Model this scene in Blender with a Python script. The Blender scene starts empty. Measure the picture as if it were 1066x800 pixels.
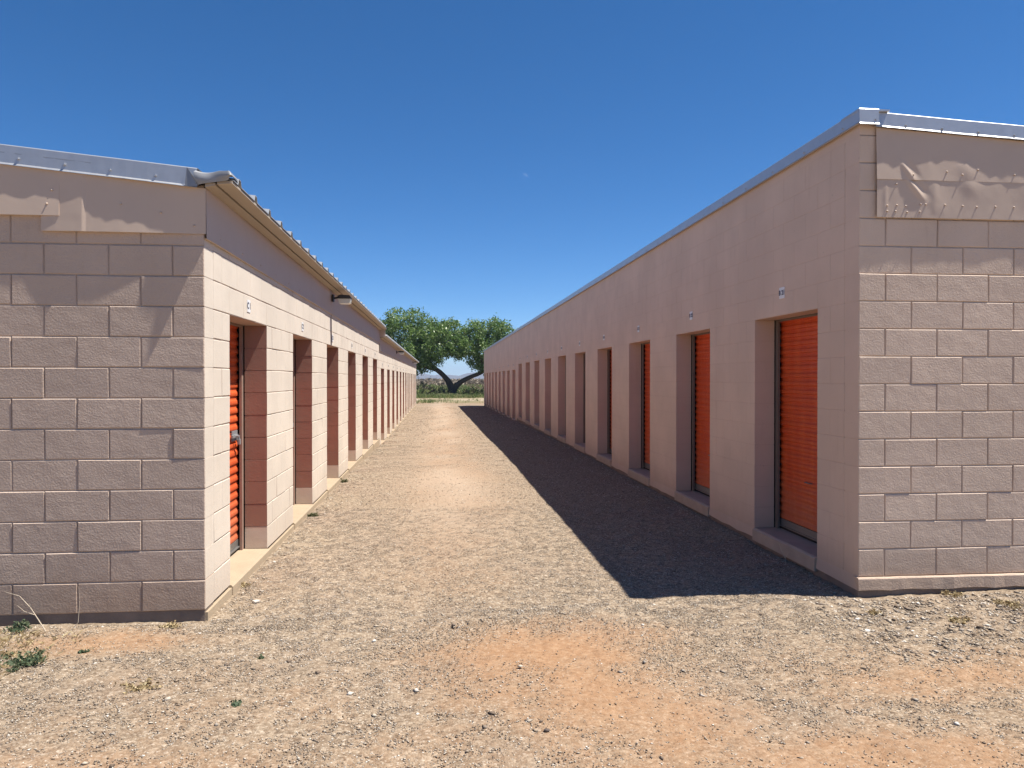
import bpy, math, random
import numpy as np
from mathutils import Vector

random.seed(7)
rng = np.random.default_rng(7)
R = math.radians
scene = bpy.context.scene
COL = scene.collection

# ------------------------------------------------------------------ camera
cam = bpy.data.cameras.new("camera")
cam.sensor_width = 36.0
cam.lens = 780.0 / 1066.0 * 36.0
cam.clip_start = 0.05
cam.clip_end = 20000.0
camo = bpy.data.objects.new("camera", cam)
COL.objects.link(camo)
camo.location = (0.0, 0.0, 1.6)
camo.rotation_euler = (R(90 - 0.40), 0.0, R(-5.55))
scene.camera = camo

# ------------------------------------------------------------------ sky and sun
SUN_EL, SUN_A = 65.2, 9.0            # sun over +X, a little towards the camera side
world = bpy.data.worlds.new("World")
scene.world = world
world.use_nodes = True
wn = world.node_tree
wn.nodes.clear()
sky = wn.nodes.new("ShaderNodeTexSky")
sky.sky_type = 'NISHITA'
sky.sun_disc = False
sky.sun_elevation = R(SUN_EL)
sky.sun_rotation = R(90 + SUN_A)
sky.altitude = 1400
sky.air_density = 0.7
sky.dust_density = 0.0
sky.ozone_density = 5.0
hsv = wn.nodes.new("ShaderNodeHueSaturation")
hsv.inputs['Saturation'].default_value = 1.25
bg = wn.nodes.new("ShaderNodeBackground")
bg.inputs['Strength'].default_value = 0.082
wo = wn.nodes.new("ShaderNodeOutputWorld")
wn.links.new(sky.outputs[0], hsv.inputs['Color'])
wn.links.new(hsv.outputs[0], bg.inputs['Color'])
wn.links.new(bg.outputs[0], wo.inputs['Surface'])

sun = bpy.data.lights.new("sun", 'SUN')
sun.energy = 5.0
sun.angle = R(0.53)
sun.color = (1.0, 0.95, 0.88)
suno = bpy.data.objects.new("sun", sun)
COL.objects.link(suno)
SUNV = Vector((math.cos(R(SUN_EL)) * math.cos(R(SUN_A)), -math.cos(R(SUN_EL)) * math.sin(R(SUN_A)), math.sin(R(SUN_EL))))
suno.rotation_euler = (-SUNV).to_track_quat('-Z', 'Y').to_euler()
suno.location = (20, -5, 40)

scene.view_settings.view_transform = 'Standard'
scene.view_settings.look = 'None'
scene.view_settings.exposure = 0.85
scene.view_settings.gamma = 1.0
scene.view_settings.use_curve_mapping = False
scene.render.engine = 'CYCLES'
scene.cycles.use_denoising = True
scene.cycles.max_bounces = 8
scene.cycles.transparent_max_bounces = 12

# ------------------------------------------------------------------ helpers
def link(o, parent=None):
    COL.objects.link(o)
    if parent is not None:
        o.parent = parent
    return o

def tag(o, label=None, cat=None, group=None, kind=None):
    if label: o['label'] = label
    if cat: o['category'] = cat
    if group: o['group'] = group
    if kind: o['kind'] = kind
    return o

def empty(name, loc, label, cat, group=None):
    o = bpy.data.objects.new(name, None)
    o.empty_display_size = 0.2
    COL.objects.link(o)
    o.location = loc
    return tag(o, label, cat, group)

class MB:
    """gathers vertices and faces and links them as one mesh object"""
    def __init__(self):
        self.v, self.f = [], []
    def add(self, vs, fs):
        n = len(self.v)
        self.v += [tuple(p) for p in vs]
        self.f += [tuple(i + n for i in f) for f in fs]
    def box(self, x0, x1, y0, y1, z0, z1):
        self.add([(x0,y0,z0),(x1,y0,z0),(x1,y1,z0),(x0,y1,z0),(x0,y0,z1),(x1,y0,z1),(x1,y1,z1),(x0,y1,z1)],
                 [(0,3,2,1),(4,5,6,7),(0,1,5,4),(1,2,6,5),(2,3,7,6),(3,0,4,7)])
    def cyl(self, a, b, ra, rb=None, n=8, cap=True):
        a, b = Vector(a), Vector(b)
        rb = ra if rb is None else rb
        d = (b - a).normalized()
        u = d.orthogonal().normalized()
        w = d.cross(u)
        vs = []
        for c, r in ((a, ra), (b, rb)):
            for i in range(n):
                t = 2 * math.pi * i / n
                vs.append(c + (u * math.cos(t) + w * math.sin(t)) * r)
        fs = [(i, (i+1) % n, n + (i+1) % n, n + i) for i in range(n)]
        if cap:
            fs += [tuple(range(n-1, -1, -1)), tuple(range(n, 2*n))]
        self.add(vs, fs)
    def tube(self, pts, radii, n=8):
        for i in range(len(pts) - 1):
            self.cyl(pts[i], pts[i+1], radii[i], radii[i+1], n)
    def extrude_x(self, prof, x0, x1, close=True):
        """profile of (y, z) swept along x"""
        n = len(prof)
        vs = [(x0, y, z) for y, z in prof] + [(x1, y, z) for y, z in prof]
        fs = [(i, (i+1) % n, n + (i+1) % n, n + i) for i in range(n if close else n-1)]
        if close:
            fs += [tuple(range(n-1, -1, -1)), tuple(range(n, 2*n))]
        self.add(vs, fs)
    def extrude_y(self, prof, y0, y1, close=True):
        n = len(prof)
        vs = [(x, y0, z) for x, z in prof] + [(x, y1, z) for x, z in prof]
        fs = [(i, (i+1) % n, n + (i+1) % n, n + i) for i in range(n if close else n-1)]
        if close:
            fs += [tuple(range(n-1, -1, -1)), tuple(range(n, 2*n))]
        self.add(vs, fs)
    def build(self, name, mat, parent=None, smooth=False, loc=None, fixn=True):
        me = bpy.data.meshes.new(name)
        me.from_pydata(self.v, [], self.f)
        if fixn:
            import bmesh
            bm = bmesh.new(); bm.from_mesh(me)
            bmesh.ops.recalc_face_normals(bm, faces=bm.faces)
            bm.to_mesh(me); bm.free()
        if smooth:
            me.polygons.foreach_set('use_smooth', [True] * len(me.polygons))
        me.materials.append(mat)
        me.update()
        o = bpy.data.objects.new(name, me)
        if loc is not None: o.location = loc
        return link(o, parent)

def np_mesh(name, verts, faces, mat, parent=None, smooth=False):
    """faces: (n, k) array, every face with k corners"""
    verts = np.asarray(verts, np.float32).reshape(-1, 3)
    faces = np.asarray(faces, np.int32)
    k = faces.shape[1]
    me = bpy.data.meshes.new(name)
    me.vertices.add(len(verts))
    me.vertices.foreach_set('co', verts.ravel())
    me.loops.add(faces.size)
    me.loops.foreach_set('vertex_index', faces.ravel())
    me.polygons.add(len(faces))
    me.polygons.foreach_set('loop_start', np.arange(len(faces), dtype=np.int32) * k)
    if smooth:
        me.polygons.foreach_set('use_smooth', np.ones(len(faces), dtype=bool))
    me.update(calc_edges=True)
    me.validate()
    me.materials.append(mat)
    o = bpy.data.objects.new(name, me)
    return link(o, parent)

def vnoise(x, y, scale, seed=0):
    """smooth value noise, -1..1"""
    r = np.random.default_rng(1000 + seed)
    tab = r.random((256, 256))
    px, py = np.asarray(x) * scale, np.asarray(y) * scale
    ix, iy = np.floor(px).astype(int), np.floor(py).astype(int)
    fx, fy = px - ix, py - iy
    fx, fy = fx*fx*(3-2*fx), fy*fy*(3-2*fy)
    g = lambda a, b: tab[a % 256, b % 256]
    v = (g(ix,iy)*(1-fx) + g(ix+1,iy)*fx)*(1-fy) + (g(ix,iy+1)*(1-fx) + g(ix+1,iy+1)*fx)*fy
    return v*2 - 1

# ------------------------------------------------------------------ materials
def new_mat(name):
    m = bpy.data.materials.new(name)
    m.use_nodes = True
    nt = m.node_tree
    return m, nt, nt.nodes['Principled BSDF']

def N(nt, t, **kw):
    n = nt.nodes.new(t)
    for k, v in kw.items():
        if k in n.inputs: n.inputs[k].default_value = v
        else: setattr(n, k, v)
    return n

def ramp(nt, stops, interp='LINEAR'):
    n = nt.nodes.new('ShaderNodeValToRGB')
    n.color_ramp.interpolation = interp
    el = n.color_ramp.elements
    while len(el) < len(stops): el.new(0.5)
    for e, (p, c) in zip(el, stops):
        e.position = p
        e.color = (c[0], c[1], c[2], 1.0) if len(c) == 3 else c
    return n

def mixc(nt, fac, a, b, mode='MIX'):
    n = nt.nodes.new('ShaderNodeMix')
    n.data_type = 'RGBA'
    n.blend_type = mode
    for sock, v in ((n.inputs[0], fac), (n.inputs[6], a), (n.inputs[7], b)):
        if hasattr(v, 'is_output'): nt.links.new(v, sock)
        elif isinstance(v, (int, float)): sock.default_value = v
        else: sock.default_value = (v[0], v[1], v[2], 1.0)
    return n.outputs[2]

def math_node(nt, op, a, b=None, clamp=False):
    n = nt.nodes.new('ShaderNodeMath')
    n.operation = op; n.use_clamp = clamp
    for i, v in enumerate((a, b)):
        if v is None: continue
        if hasattr(v, 'is_output'): nt.links.new(v, n.inputs[i])
        else: n.inputs[i].default_value = v
    return n.outputs[0]

def bump(nt, bsdf, height, strength, dist, prev=None):
    b = N(nt, 'ShaderNodeBump', Strength=strength, Distance=dist)
    nt.links.new(height, b.inputs['Height'])
    if prev is not None: nt.links.new(prev, b.inputs['Normal'])
    nt.links.new(b.outputs[0], bsdf.inputs['Normal'])
    return b.outputs[0]

def obj_coords(nt):
    return nt.nodes.new('ShaderNodeTexCoord').outputs['Object']

def noise(nt, co, scale, detail=4.0, rough=0.55, dist=0.0):
    n = N(nt, 'ShaderNodeTexNoise', Scale=scale, Detail=detail, Roughness=rough, Distortion=dist)
    nt.links.new(co, n.inputs['Vector'])
    return n.outputs['Fac']

def paint(name, col, grain=0.5, gdist=0.004, gscale=70, rough=0.75, island=0.05, dirt=0.0):
    m, nt, b = new_mat(name)
    co = obj_coords(nt)
    c = mixc(nt, ramp_fac(nt, noise(nt, co, 1.3, 5), 0.35, 0.7), tuple(x*0.94 for x in col), tuple(min(1, x*1.05) for x in col))
    if island:
        g = nt.nodes.new('ShaderNodeNewGeometry')
        c = mixc(nt, math_node(nt, 'MULTIPLY', g.outputs['Random Per Island'], island), c, tuple(x*0.55 for x in col))
    # streaks of dust and small chips
    mp = N(nt, 'ShaderNodeMapping', Scale=(5.0, 5.0, 0.6))
    nt.links.new(co, mp.inputs['Vector'])
    st = ramp_fac(nt, noise(nt, mp.outputs[0], 2.2, 6, 0.65), 0.55, 0.8)
    c = mixc(nt, math_node(nt, 'MULTIPLY', st, 0.24), c, (col[0]*0.62, col[1]*0.55, col[2]*0.5))
    ch = ramp_fac(nt, noise(nt, co, 38, 2, 0.5), 0.735, 0.75)
    c = mixc(nt, math_node(nt, 'MULTIPLY', ch, 0.45), c, (0.30, 0.24, 0.20))
    if dirt:
        sx = nt.nodes.new('ShaderNodeSeparateXYZ'); nt.links.new(co, sx.inputs[0])
        h = math_node(nt, 'ADD', sx.outputs[2], math_node(nt, 'MULTIPLY', noise(nt, co, 6, 5), -0.25))
        k = ramp_fac(nt, h, 0.34, -0.10)
        c = mixc(nt, math_node(nt, 'MULTIPLY', k, dirt), c, (0.30, 0.20, 0.13))
    nt.links.new(c, b.inputs['Base Color'])
    b.inputs['Roughness'].default_value = rough
    b.inputs['Specular IOR Level'].default_value = 0.25
    n1 = bump(nt, b, noise(nt, co, gscale, 4, 0.6), grain, gdist)
    bump(nt, b, noise(nt, co, 9, 3, 0.5), grain*0.6, gdist*3, n1)
    return m

def ramp_fac(nt, v, lo, hi):
    n = nt.nodes.new('ShaderNodeMapRange')
    n.interpolation_type = 'SMOOTHSTEP'
    nt.links.new(v, n.inputs['Value'])
    if lo < hi:
        n.inputs['From Min'].default_value = lo; n.inputs['From Max'].default_value = hi
    else:
        n.inputs['From Min'].default_value = hi; n.inputs['From Max'].default_value = lo
        n.inputs['To Min'].default_value = 1.0; n.inputs['To Max'].default_value = 0.0
    return n.outputs[0]

def simple(name, col, rough=0.6, metal=0.0, spec=0.3, var=0.12, vs=6.0, grain=0.0, gs=60, gd=0.003):
    m, nt, b = new_mat(name)
    co = obj_coords(nt)
    c = mixc(nt, noise(nt, co, vs, 6), tuple(x*(1-var) for x in col), tuple(min(1, x*(1+var)) for x in col))
    nt.links.new(c, b.inputs['Base Color'])
    b.inputs['Roughness'].default_value = rough
    b.inputs['Metallic'].default_value = metal
    b.inputs['Specular IOR Level'].default_value = spec
    if grain:
        bump(nt, b, noise(nt, co, gs, 4), grain, gd)
    return m

PAINT = (0.655, 0.51, 0.395)
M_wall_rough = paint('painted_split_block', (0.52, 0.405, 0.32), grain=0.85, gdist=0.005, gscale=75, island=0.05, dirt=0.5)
M_wall_rough_r = paint('painted_rough_block', PAINT, grain=0.8, gdist=0.005, gscale=75, island=0.05, dirt=0.45)
M_wall_long = paint('painted_block_long', (0.66, 0.58, 0.48), grain=0.35, gdist=0.003, gscale=60, dirt=0.2)  # paler and creamier than the left end wall's colour
M_wall_smooth = paint('painted_block_smooth', (0.65, 0.50, 0.39), grain=0.3, gdist=0.003, gscale=50, island=0.02, dirt=0.35)
M_mortar_smooth = paint('painted_joint_smooth', (0.60, 0.45, 0.355), grain=0.3, gdist=0.003, gscale=50, island=0)
M_mortar = paint('painted_mortar', (0.46, 0.365, 0.295), grain=0.6, gdist=0.003, gscale=110, island=0)
M_sheet = simple('painted_sheet_metal', (0.555, 0.435, 0.34), rough=0.55, var=0.05, vs=3, grain=0.12, gs=25)
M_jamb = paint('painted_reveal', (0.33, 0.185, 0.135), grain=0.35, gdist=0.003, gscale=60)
M_fascia = simple('painted_fascia', (0.56, 0.445, 0.355), rough=0.6, var=0.06, vs=4, grain=0.15, gs=30)
M_soffit = simple('soffit_tan', (0.40, 0.335, 0.26), rough=0.7, var=0.08)
M_found = simple('foundation_concrete', (0.20, 0.155, 0.125), rough=0.9, var=0.5, vs=5, grain=0.6, gs=40, gd=0.006)
M_sill = simple('sill_concrete', (0.38, 0.30, 0.205), rough=0.9, var=0.16, vs=7, grain=0.5, gs=70, gd=0.003)
M_sill_sh = simple('sill_painted', (0.40, 0.32, 0.25), rough=0.9, var=0.2, vs=7, grain=0.5, gs=70, gd=0.003)
M_galv = simple('galvanised_steel', (0.50, 0.51, 0.52), rough=0.42, metal=0.55, spec=0.5, var=0.12, vs=14)
M_galv_old = simple('weathered_galvanised', (0.36, 0.37, 0.38), rough=0.5, metal=0.45, spec=0.5, var=0.2, vs=9)
M_galv_dark = simple('stained_galvanised', (0.30, 0.305, 0.31), rough=0.55, metal=0.4, spec=0.4, var=0.25, vs=12)
M_frame = simple('door_frame_steel', (0.30, 0.20, 0.155), rough=0.6, var=0.25, vs=12)
M_frame_r = simple('door_frame_grey', (0.17, 0.138, 0.115), rough=0.6, var=0.2, vs=12)
def door_mat():
    m, nt, b = new_mat('orange_door_enamel')
    co = obj_coords(nt)
    oi = nt.nodes.new('ShaderNodeObjectInfo')
    mp = N(nt, 'ShaderNodeMapping', Scale=(1, 6, 0.7)); nt.links.new(co, mp.inputs['Vector'])
    sh = nt.nodes.new('ShaderNodeVectorMath'); sh.operation = 'ADD'
    nt.links.new(mp.outputs[0], sh.inputs[0])
    cx = nt.nodes.new('ShaderNodeCombineXYZ')
    nt.links.new(math_node(nt, 'MULTIPLY', oi.outputs['Random'], 37.0), cx.inputs[1]); nt.links.new(cx.outputs[0], sh.inputs[1])
    f = noise(nt, sh.outputs[0], 1.6, 6, 0.6)
    c = mixc(nt, ramp_fac(nt, f, 0.35, 0.7), (0.55, 0.066, 0.013), (0.63, 0.10, 0.022))
    c = mixc(nt, math_node(nt, 'MULTIPLY', oi.outputs['Random'], 0.22), c, (0.60, 0.17, 0.08))
    sx = nt.nodes.new('ShaderNodeSeparateXYZ'); nt.links.new(co, sx.inputs[0])
    low = ramp_fac(nt, math_node(nt, 'ADD', sx.outputs[2], math_node(nt, 'MULTIPLY', noise(nt, co, 4, 5), -0.5)), 0.45, -0.15)
    c = mixc(nt, math_node(nt, 'MULTIPLY', low, 0.30), c, (0.36, 0.22, 0.13))
    scr = ramp_fac(nt, noise(nt, mp.outputs[0], 14, 2, 0.5), 0.72, 0.74)
    c = mixc(nt, math_node(nt, 'MULTIPLY', scr, 0.35), c, (0.45, 0.25, 0.17))
    nt.links.new(c, b.inputs['Base Color'])
    b.inputs['Roughness'].default_value = 0.5
    b.inputs['Specular IOR Level'].default_value = 0.25
    bump(nt, b, noise(nt, sh.outputs[0], 2.0, 3), 0.35, 0.02)
    return m
M_door = door_mat()
M_bar = simple('aluminium_bar', (0.24, 0.235, 0.225), rough=0.45, metal=0.6, var=0.15, vs=10)
M_rubber = simple('black_rubber', (0.015, 0.014, 0.014), rough=0.7)
M_dark = simple('room_darkness', (0.02, 0.016, 0.014), rough=0.9)  # near-black: the darkness of the unlit rooms is put into the colour
M_sign = simple('sign_white', (0.78, 0.77, 0.75), rough=0.4, var=0.03)
M_ink = simple('sign_ink', (0.02, 0.022, 0.05), rough=0.5)
M_bronze = simple('dark_bronze', (0.035, 0.03, 0.027), rough=0.5, metal=0.3)
M_lens = simple('lamp_lens', (0.72, 0.68, 0.56), rough=0.25, spec=0.6, var=0.05)
M_bark = simple('bark', (0.085, 0.062, 0.048), rough=0.9, var=0.4, vs=4, grain=0.8, gs=14, gd=0.05)

# ------------------------------------------------------------------ block walls
M = 0.2032
def wall_blocks(run, course0, ncourse, z0, openings, jn, rec, ch, jit, row_shift=0, tilt=0.0, tight=True):
    """Local wall: a runs along the wall, depth grows inwards (front at 0).
    run = (a0, a1); openings = [(a0, a1, z0, z1)]. Returns block verts/faces and core verts/faces (a, depth, z)."""
    B_v, B_f, C_v, C_f = [], [], [], []
    T = 0.2
    def blk(a0, a1, zz0, zz1):
        h = jn / 2
        p0, p1, q0, q1 = a0 + h, a1 - h, zz0 + h, zz1 - h
        if tight and abs(a0 - run[0]) < 1e-4: p0 = a0 + 0.0005
        if tight and abs(a1 - run[1]) < 1e-4: p1 = a1 - 0.0005
        if p1 - p0 < 0.02: return
        off = min(random.gauss(0, jit), 0.35 * rec)
        j = lambda s=1.0: random.gauss(0, jit) * s
        n = len(B_v)
        ring = [(p0 + j(), q0 + j()), (p1 + j(), q0 + j()), (p1 + j(), q1 + j()), (p0 + j(), q1 + j())]
        tx, tz = random.gauss(0, jit * 0.6) + tilt*0.7*random.random(), random.gauss(0, jit * 0.6) + tilt*random.uniform(0.3, 1.3)
        for a, z in ring: B_v.append((a, T, z))
        for a, z in ring: B_v.append((a, ch + off, z))
        for (a, z), sa, sz in zip(ring, (1, -1, -1, 1), (1, 1, -1, -1)):
            B_v.append((a + sa * ch, off + sa * tx + sz * tz, z + sz * ch))
        for i in range(4):
            k = (i + 1) % 4
            B_f.append((n + i, n + k, n + 4 + k, n + 4 + i))
            B_f.append((n + 4 + i, n + 4 + k, n + 8 + k, n + 8 + i))
        B_f.append((n + 8, n + 9, n + 10, n + 11))
        B_f.append((n + 3, n + 2, n + 1, n))
    def core(a0, a1, zz0, zz1):
        n = len(C_v)
        e = rec + jn / 2 + 0.002
        b0 = a0 + (0.0022 if tight and abs(a0 - run[0]) < 1e-4 else e)
        for d in (rec, T - 0.004):
            C_v.extend([(b0 + 0.0, d, zz0), (a1 - e, d, zz0), (a1 - e, d, zz1), (b0 + 0.0, d, zz1)])
        C_f.extend([(n, n+1, n+2, n+3), (n+4, n+7, n+6, n+5), (n, n+3, n+7, n+4), (n+1, n+5, n+6, n+2), (n+3, n+2, n+6, n+7), (n, n+4, n+5, n+1)])
    for c in range(course0, course0 + ncourse):
        zz0, zz1 = z0 + c * M, z0 + (c + 1) * M
        zm = (zz0 + zz1) / 2
        cuts = sorted((o[0], o[1]) for o in openings if o[2] < zm < o[3])
        segs, a = [], run[0]
        for o0, o1 in cuts:
            if o0 > a + 1e-4: segs.append((a, o0))
            a = max(a, o1)
        if a < run[1] - 1e-4: segs.append((a, run[1]))
        ph = M if (c + row_shift) % 2 else 0.0
        for s0, s1 in segs:
            core(s0, s1, zz0, zz1)
            k = math.floor((s0 - run[0] - ph) / (2 * M)) - 1
            while True:
                b0 = run[0] + ph + k * 2 * M
                b1 = b0 + 2 * M
                if b0 > s1 - 1e-3: break
                c0, c1 = max(b0, s0), min(b1, s1)
                if c1 - c0 > 0.03: blk(c0, c1, zz0, zz1)
                k += 1
    return B_v, B_f, C_v, C_f

def place_wall(name, data, xf, mat, parent, label=None, ret=None, mortar=None, jamb=None):
    """xf(a, d, z) -> local point of the parent"""
    bv, bf, cv, cf = data
    mb = MB(); mb.add([xf(*p) for p in bv], bf)
    o = mb.build(name, mat, parent)
    # the mortar core is part of the same wall: a second material slot on one mesh
    me = o.data
    mc = MB(); mc.add([xf(*p) for p in cv], cf)
    import bmesh
    bm = bmesh.new(); bm.from_mesh(me)
    nf = len(bm.faces)
    tmp = bpy.data.meshes.new('tmp'); tmp.from_pydata(mc.v, [], mc.f)
    bm.from_mesh(tmp)
    bm.faces.ensure_lookup_table()
    new = bm.faces[nf:]
    bmesh.ops.recalc_face_normals(bm, faces=list(new))
    for f in new: f.material_index = 1
    bm.to_mesh(me); bm.free()
    bpy.data.meshes.remove(tmp)
    me.materials.append(mortar or M_mortar)
    if ret is not None:      # the end blocks show their heads on the alley side, in the alley wall's colour
        me.materials.append(ret)
        for p in me.polygons:
            if abs(p.normal.x) > 0.8 and abs(p.center.x) < 0.02: p.material_index = 2
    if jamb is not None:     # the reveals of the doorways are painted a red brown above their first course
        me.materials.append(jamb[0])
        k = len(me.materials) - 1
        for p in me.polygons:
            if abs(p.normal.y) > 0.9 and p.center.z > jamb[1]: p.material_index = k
    if label: o['label'] = label
    return o

# ------------------------------------------------------------------ the two storage buildings
N_DOOR = 19
LEN = 3*M + 18*12*M + 6*M + 3*M
ORD = ['first', 'second', 'third', 'fourth', 'fifth', 'sixth', 'seventh', 'eighth', 'ninth', 'tenth', 'eleventh', 'twelfth', 'thirteenth',
       'fourteenth', 'fifteenth', 'sixteenth', 'seventeenth', 'eighteenth', 'nineteenth']

def door_mesh(sgn, w, h):
    """ribbed roller curtain in local coords: opening centred on y=0, sill at z=0, facing sgn*x"""
    mb = MB()
    pitch = 0.076
    prof = []
    z = 0.10
    while z < h + 0.03:
        prof += [(0.000, z), (0.011, z + 0.006), (0.0125, z + 0.018), (0.011, z + 0.034), (0.002, z + 0.050), (0.000, z + 0.066)]
        z += pitch
    prof = [(sgn * x, zz) for x, zz in prof]
    n = len(prof)
    vs = [(x, -w/2 + 0.012, zz) for x, zz in prof] + [(x, w/2 - 0.012, zz) for x, zz in prof]
    fs = [(i, i+1, n+i+1, n+i) for i in range(n-1)]
    mb.add(vs, fs)
    return mb

def frame_mesh(sgn, w, h):
    """one U of angle steel: two guides joined by a head piece"""
    mb = MB()
    o, g, t = w/2 - 0.002, 0.053, 0.018
    yz = [(-o, 0.001), (-o + g, 0.001), (-o + g, h - t), (o - g, h - t), (o - g, 0.001), (o, 0.001), (o, h - 0.003), (-o, h - 0.003)]
    vs = [(sgn*0.030, y, z) for y, z in yz] + [(sgn*0.052, y, z) for y, z in yz]
    quads = [(0, 1, 2, 7), (2, 3, 6, 7), (3, 4, 5, 6)]
    fs = quads + [tuple(8 + i for i in q) for q in quads]
    fs += [(i, (i+1) % 8, 8 + (i+1) % 8, 8 + i) for i in range(8)]
    mb.add(vs, fs)
    return mb

def bar_mesh(sgn, w):
    mb = MB()
    mb.box(*sorted((sgn*-0.012, sgn*0.016)), -w/2 + 0.015, w/2 - 0.015, 0.022, 0.100)
    mb.box(*sorted((sgn*0.016, sgn*0.030)), -w/2 + 0.02, w/2 - 0.02, 0.030, 0.040)
    return mb

def seal_mesh(sgn, w):
    mb = MB()
    mb.box(*sorted((sgn*-0.010, sgn*0.012)), -w/2 + 0.016, w/2 - 0.016, 0.002, 0.0215)
    return mb

def latch_mesh(sgn, y):
    mb = MB()
    mb.box(*sorted((sgn*0.013, sgn*0.020)), y-0.09, y+0.09, 1.00, 1.09)
    mb.box(*sorted((sgn*0.020, sgn*0.034)), y-0.12, y+0.06, 1.03, 1.055)
    mb.cyl((sgn*0.034, y-0.02, 1.043), (sgn*0.06, y-0.02, 1.043), 0.009)
    # padlock
    mb.box(*sorted((sgn*0.036, sgn*0.056)), y+0.02, y+0.065, 0.965, 1.012)
    mb.tube([(sgn*0.046, y+0.03, 1.012), (sgn*0.046, y+0.032, 1.04), (sgn*0.046, y+0.053, 1.04), (sgn*0.046, y+0.055, 1.012)], [0.004]*4, 6)
    return mb

def pull_mesh(sgn):
    mb = MB()
    mb.tube([(sgn*0.012, -0.05, 0.52), (sgn*0.035, -0.045, 0.52), (sgn*0.035, 0.045, 0.52), (sgn*0.012, 0.05, 0.52)], [0.005]*4, 6)
    return mb

def copy_part(o, parent):
    c = o.copy(); COL.objects.link(c); c.parent = parent
    for ch in [x for x in o.children]:
        d = ch.copy(); COL.objects.link(d); d.parent = c
    return c

W_OP, H_OP = 6*M, 10*M
def add_doors(b, sgn, y_first, zlist, xdoor, m_frame):
    """children of building b in its local frame: 19 roller doors"""
    proto = None
    for k in range(N_DOOR):
        yc = 3*M + 12*M*k + 3*M
        if proto is None:
            d = door_mesh(sgn, W_OP, H_OP).build('roller_door', M_door, b, smooth=False)
            frame_mesh(sgn, W_OP, H_OP).build('door_frame', m_frame, d)
            bar_mesh(sgn, W_OP).build('bottom_bar', M_bar, d)
            seal_mesh(sgn, W_OP).build('rubber_seal', M_rubber, d)
            if sgn > 0: latch_mesh(sgn, 0.44).build('latch', M_galv_dark, d)
            else: pull_mesh(sgn).build('pull_handle', M_bar, d)
            proto = d
        else:
            d = copy_part(proto, b)
        d.location = (xdoor, yc, zlist[k])

sign_plate_mesh = {}
def number_sign(loc, sgn, text, label, group):
    s = empty('number_sign', loc, label, 'sign', group)
    mb = MB()
    mb.box(*sorted((0.0, sgn*0.004)), -0.05, 0.05, -0.05, 0.05)
    mb.build('plate', M_sign, s)
    cu = bpy.data.curves.new('t', 'FONT')
    cu.body = text; cu.size = 0.074 if len(text) < 4 else 0.062
    cu.align_x = 'CENTER'; cu.align_y = 'CENTER'; cu.extrude = 0.0006; cu.offset = 0.0016
    t = bpy.data.objects.new('t', cu); COL.objects.link(t)
    dg = bpy.context.evaluated_depsgraph_get()
    me = bpy.data.meshes.new_from_object(t.evaluated_get(dg))
    bpy.data.objects.remove(t)
    me.materials.clear(); me.materials.append(M_ink)
    o = bpy.data.objects.new('lettering', me)
    link(o, s)
    o.location = (sgn*0.0052, 0, 0)
    o.rotation_euler = (R(90), 0, R(90) if sgn > 0 else R(-90))
    return s

def screw(mb, p, n, r=0.006, h=0.007):
    p, n = Vector(p), Vector(n)
    mb.cyl(p, p + n*0.002, r*1.6, r*1.5, 8)
    mb.cyl(p + n*0.002, p + n*h, r, r*0.9, 6)

# ---------------- left building (sunlit alley wall, roof rising away from the alley)
LX, LY, LZ = -1.562, 5.187, 0.05
left = empty('storage_building', (LX, LY, 0), 'low pink block storage building on the left, its alley row of doorways in full sun', 'storage building')
SPLIT_L = 72*M                 # the far section steps one course down
DEPTH = 36*M
ops_near = [(3*M+12*M*k - 0, 3*M+12*M*k+6*M, LZ, LZ + 10*M) for k in range(6)]
ops_far = [(3*M+12*M*k, 3*M+12*M*k+6*M, LZ - M, LZ + 9*M) for k in range(6, N_DOOR)]
xl = lambda a, d, z: (-d, a, z)
place_wall('block_wall', wall_blocks((M, SPLIT_L), 0, 14, LZ, ops_near, 0.007, 0.0035, 0.0035, 0.0009), xl, M_wall_long, left, jamb=(M_jamb, LZ + M))
place_wall('block_wall', wall_blocks((SPLIT_L, LEN), -1, 14, LZ, ops_far, 0.007, 0.0035, 0.0035, 0.0009), xl, M_wall_long, left, jamb=(M_jamb, LZ))
xlf = lambda a, d, z: (-a, d, z)
place_wall('end_wall', wall_blocks((0, DEPTH), 0, 14, LZ, [], 0.007, 0.008, 0.0050, 0.0010, tilt=0.0013), xlf, M_wall_rough, left, ret=M_wall_long)
# rear and far walls, floor slab behind the doors
mb = MB()
mb.box(-DEPTH, -DEPTH + 0.2, 0.2, LEN - 0.2, -0.4, 3.45)
mb.box(-DEPTH + 0.2, -0.2, LEN - 0.2, LEN, -0.4, 2.7)
mb.add([(-0.201, LEN-0.19, 2.7), (-DEPTH+0.2, LEN-0.19, 2.7), (-DEPTH+0.2, LEN-0.19, 3.45), (-0.201, LEN-0.01, 2.7), (-DEPTH+0.2, LEN-0.01, 2.7), (-DEPTH+0.2, LEN-0.01, 3.45)],
       [(0,1,2), (3,5,4), (0,3,4,1), (1,4,5,2), (0,2,5,3)])
mb.build('rear_wall', M_wall_smooth, left)
# gable infill of the near end wall above the courses, under the rake
mb = MB()
zt = LZ + 14*M
mb.add([(-0.01, 0.012, zt), (-DEPTH, 0.012, zt), (-DEPTH, 0.012, zt + 0.70), (-0.01, 0.19, zt), (-DEPTH, 0.19, zt), (-DEPTH, 0.19, zt + 0.70)],
       [(0,1,2), (3,5,4), (0,3,4,1), (1,4,5,2), (0,2,5,3)])
mb.build('gable_infill', M_fascia, left)
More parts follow.
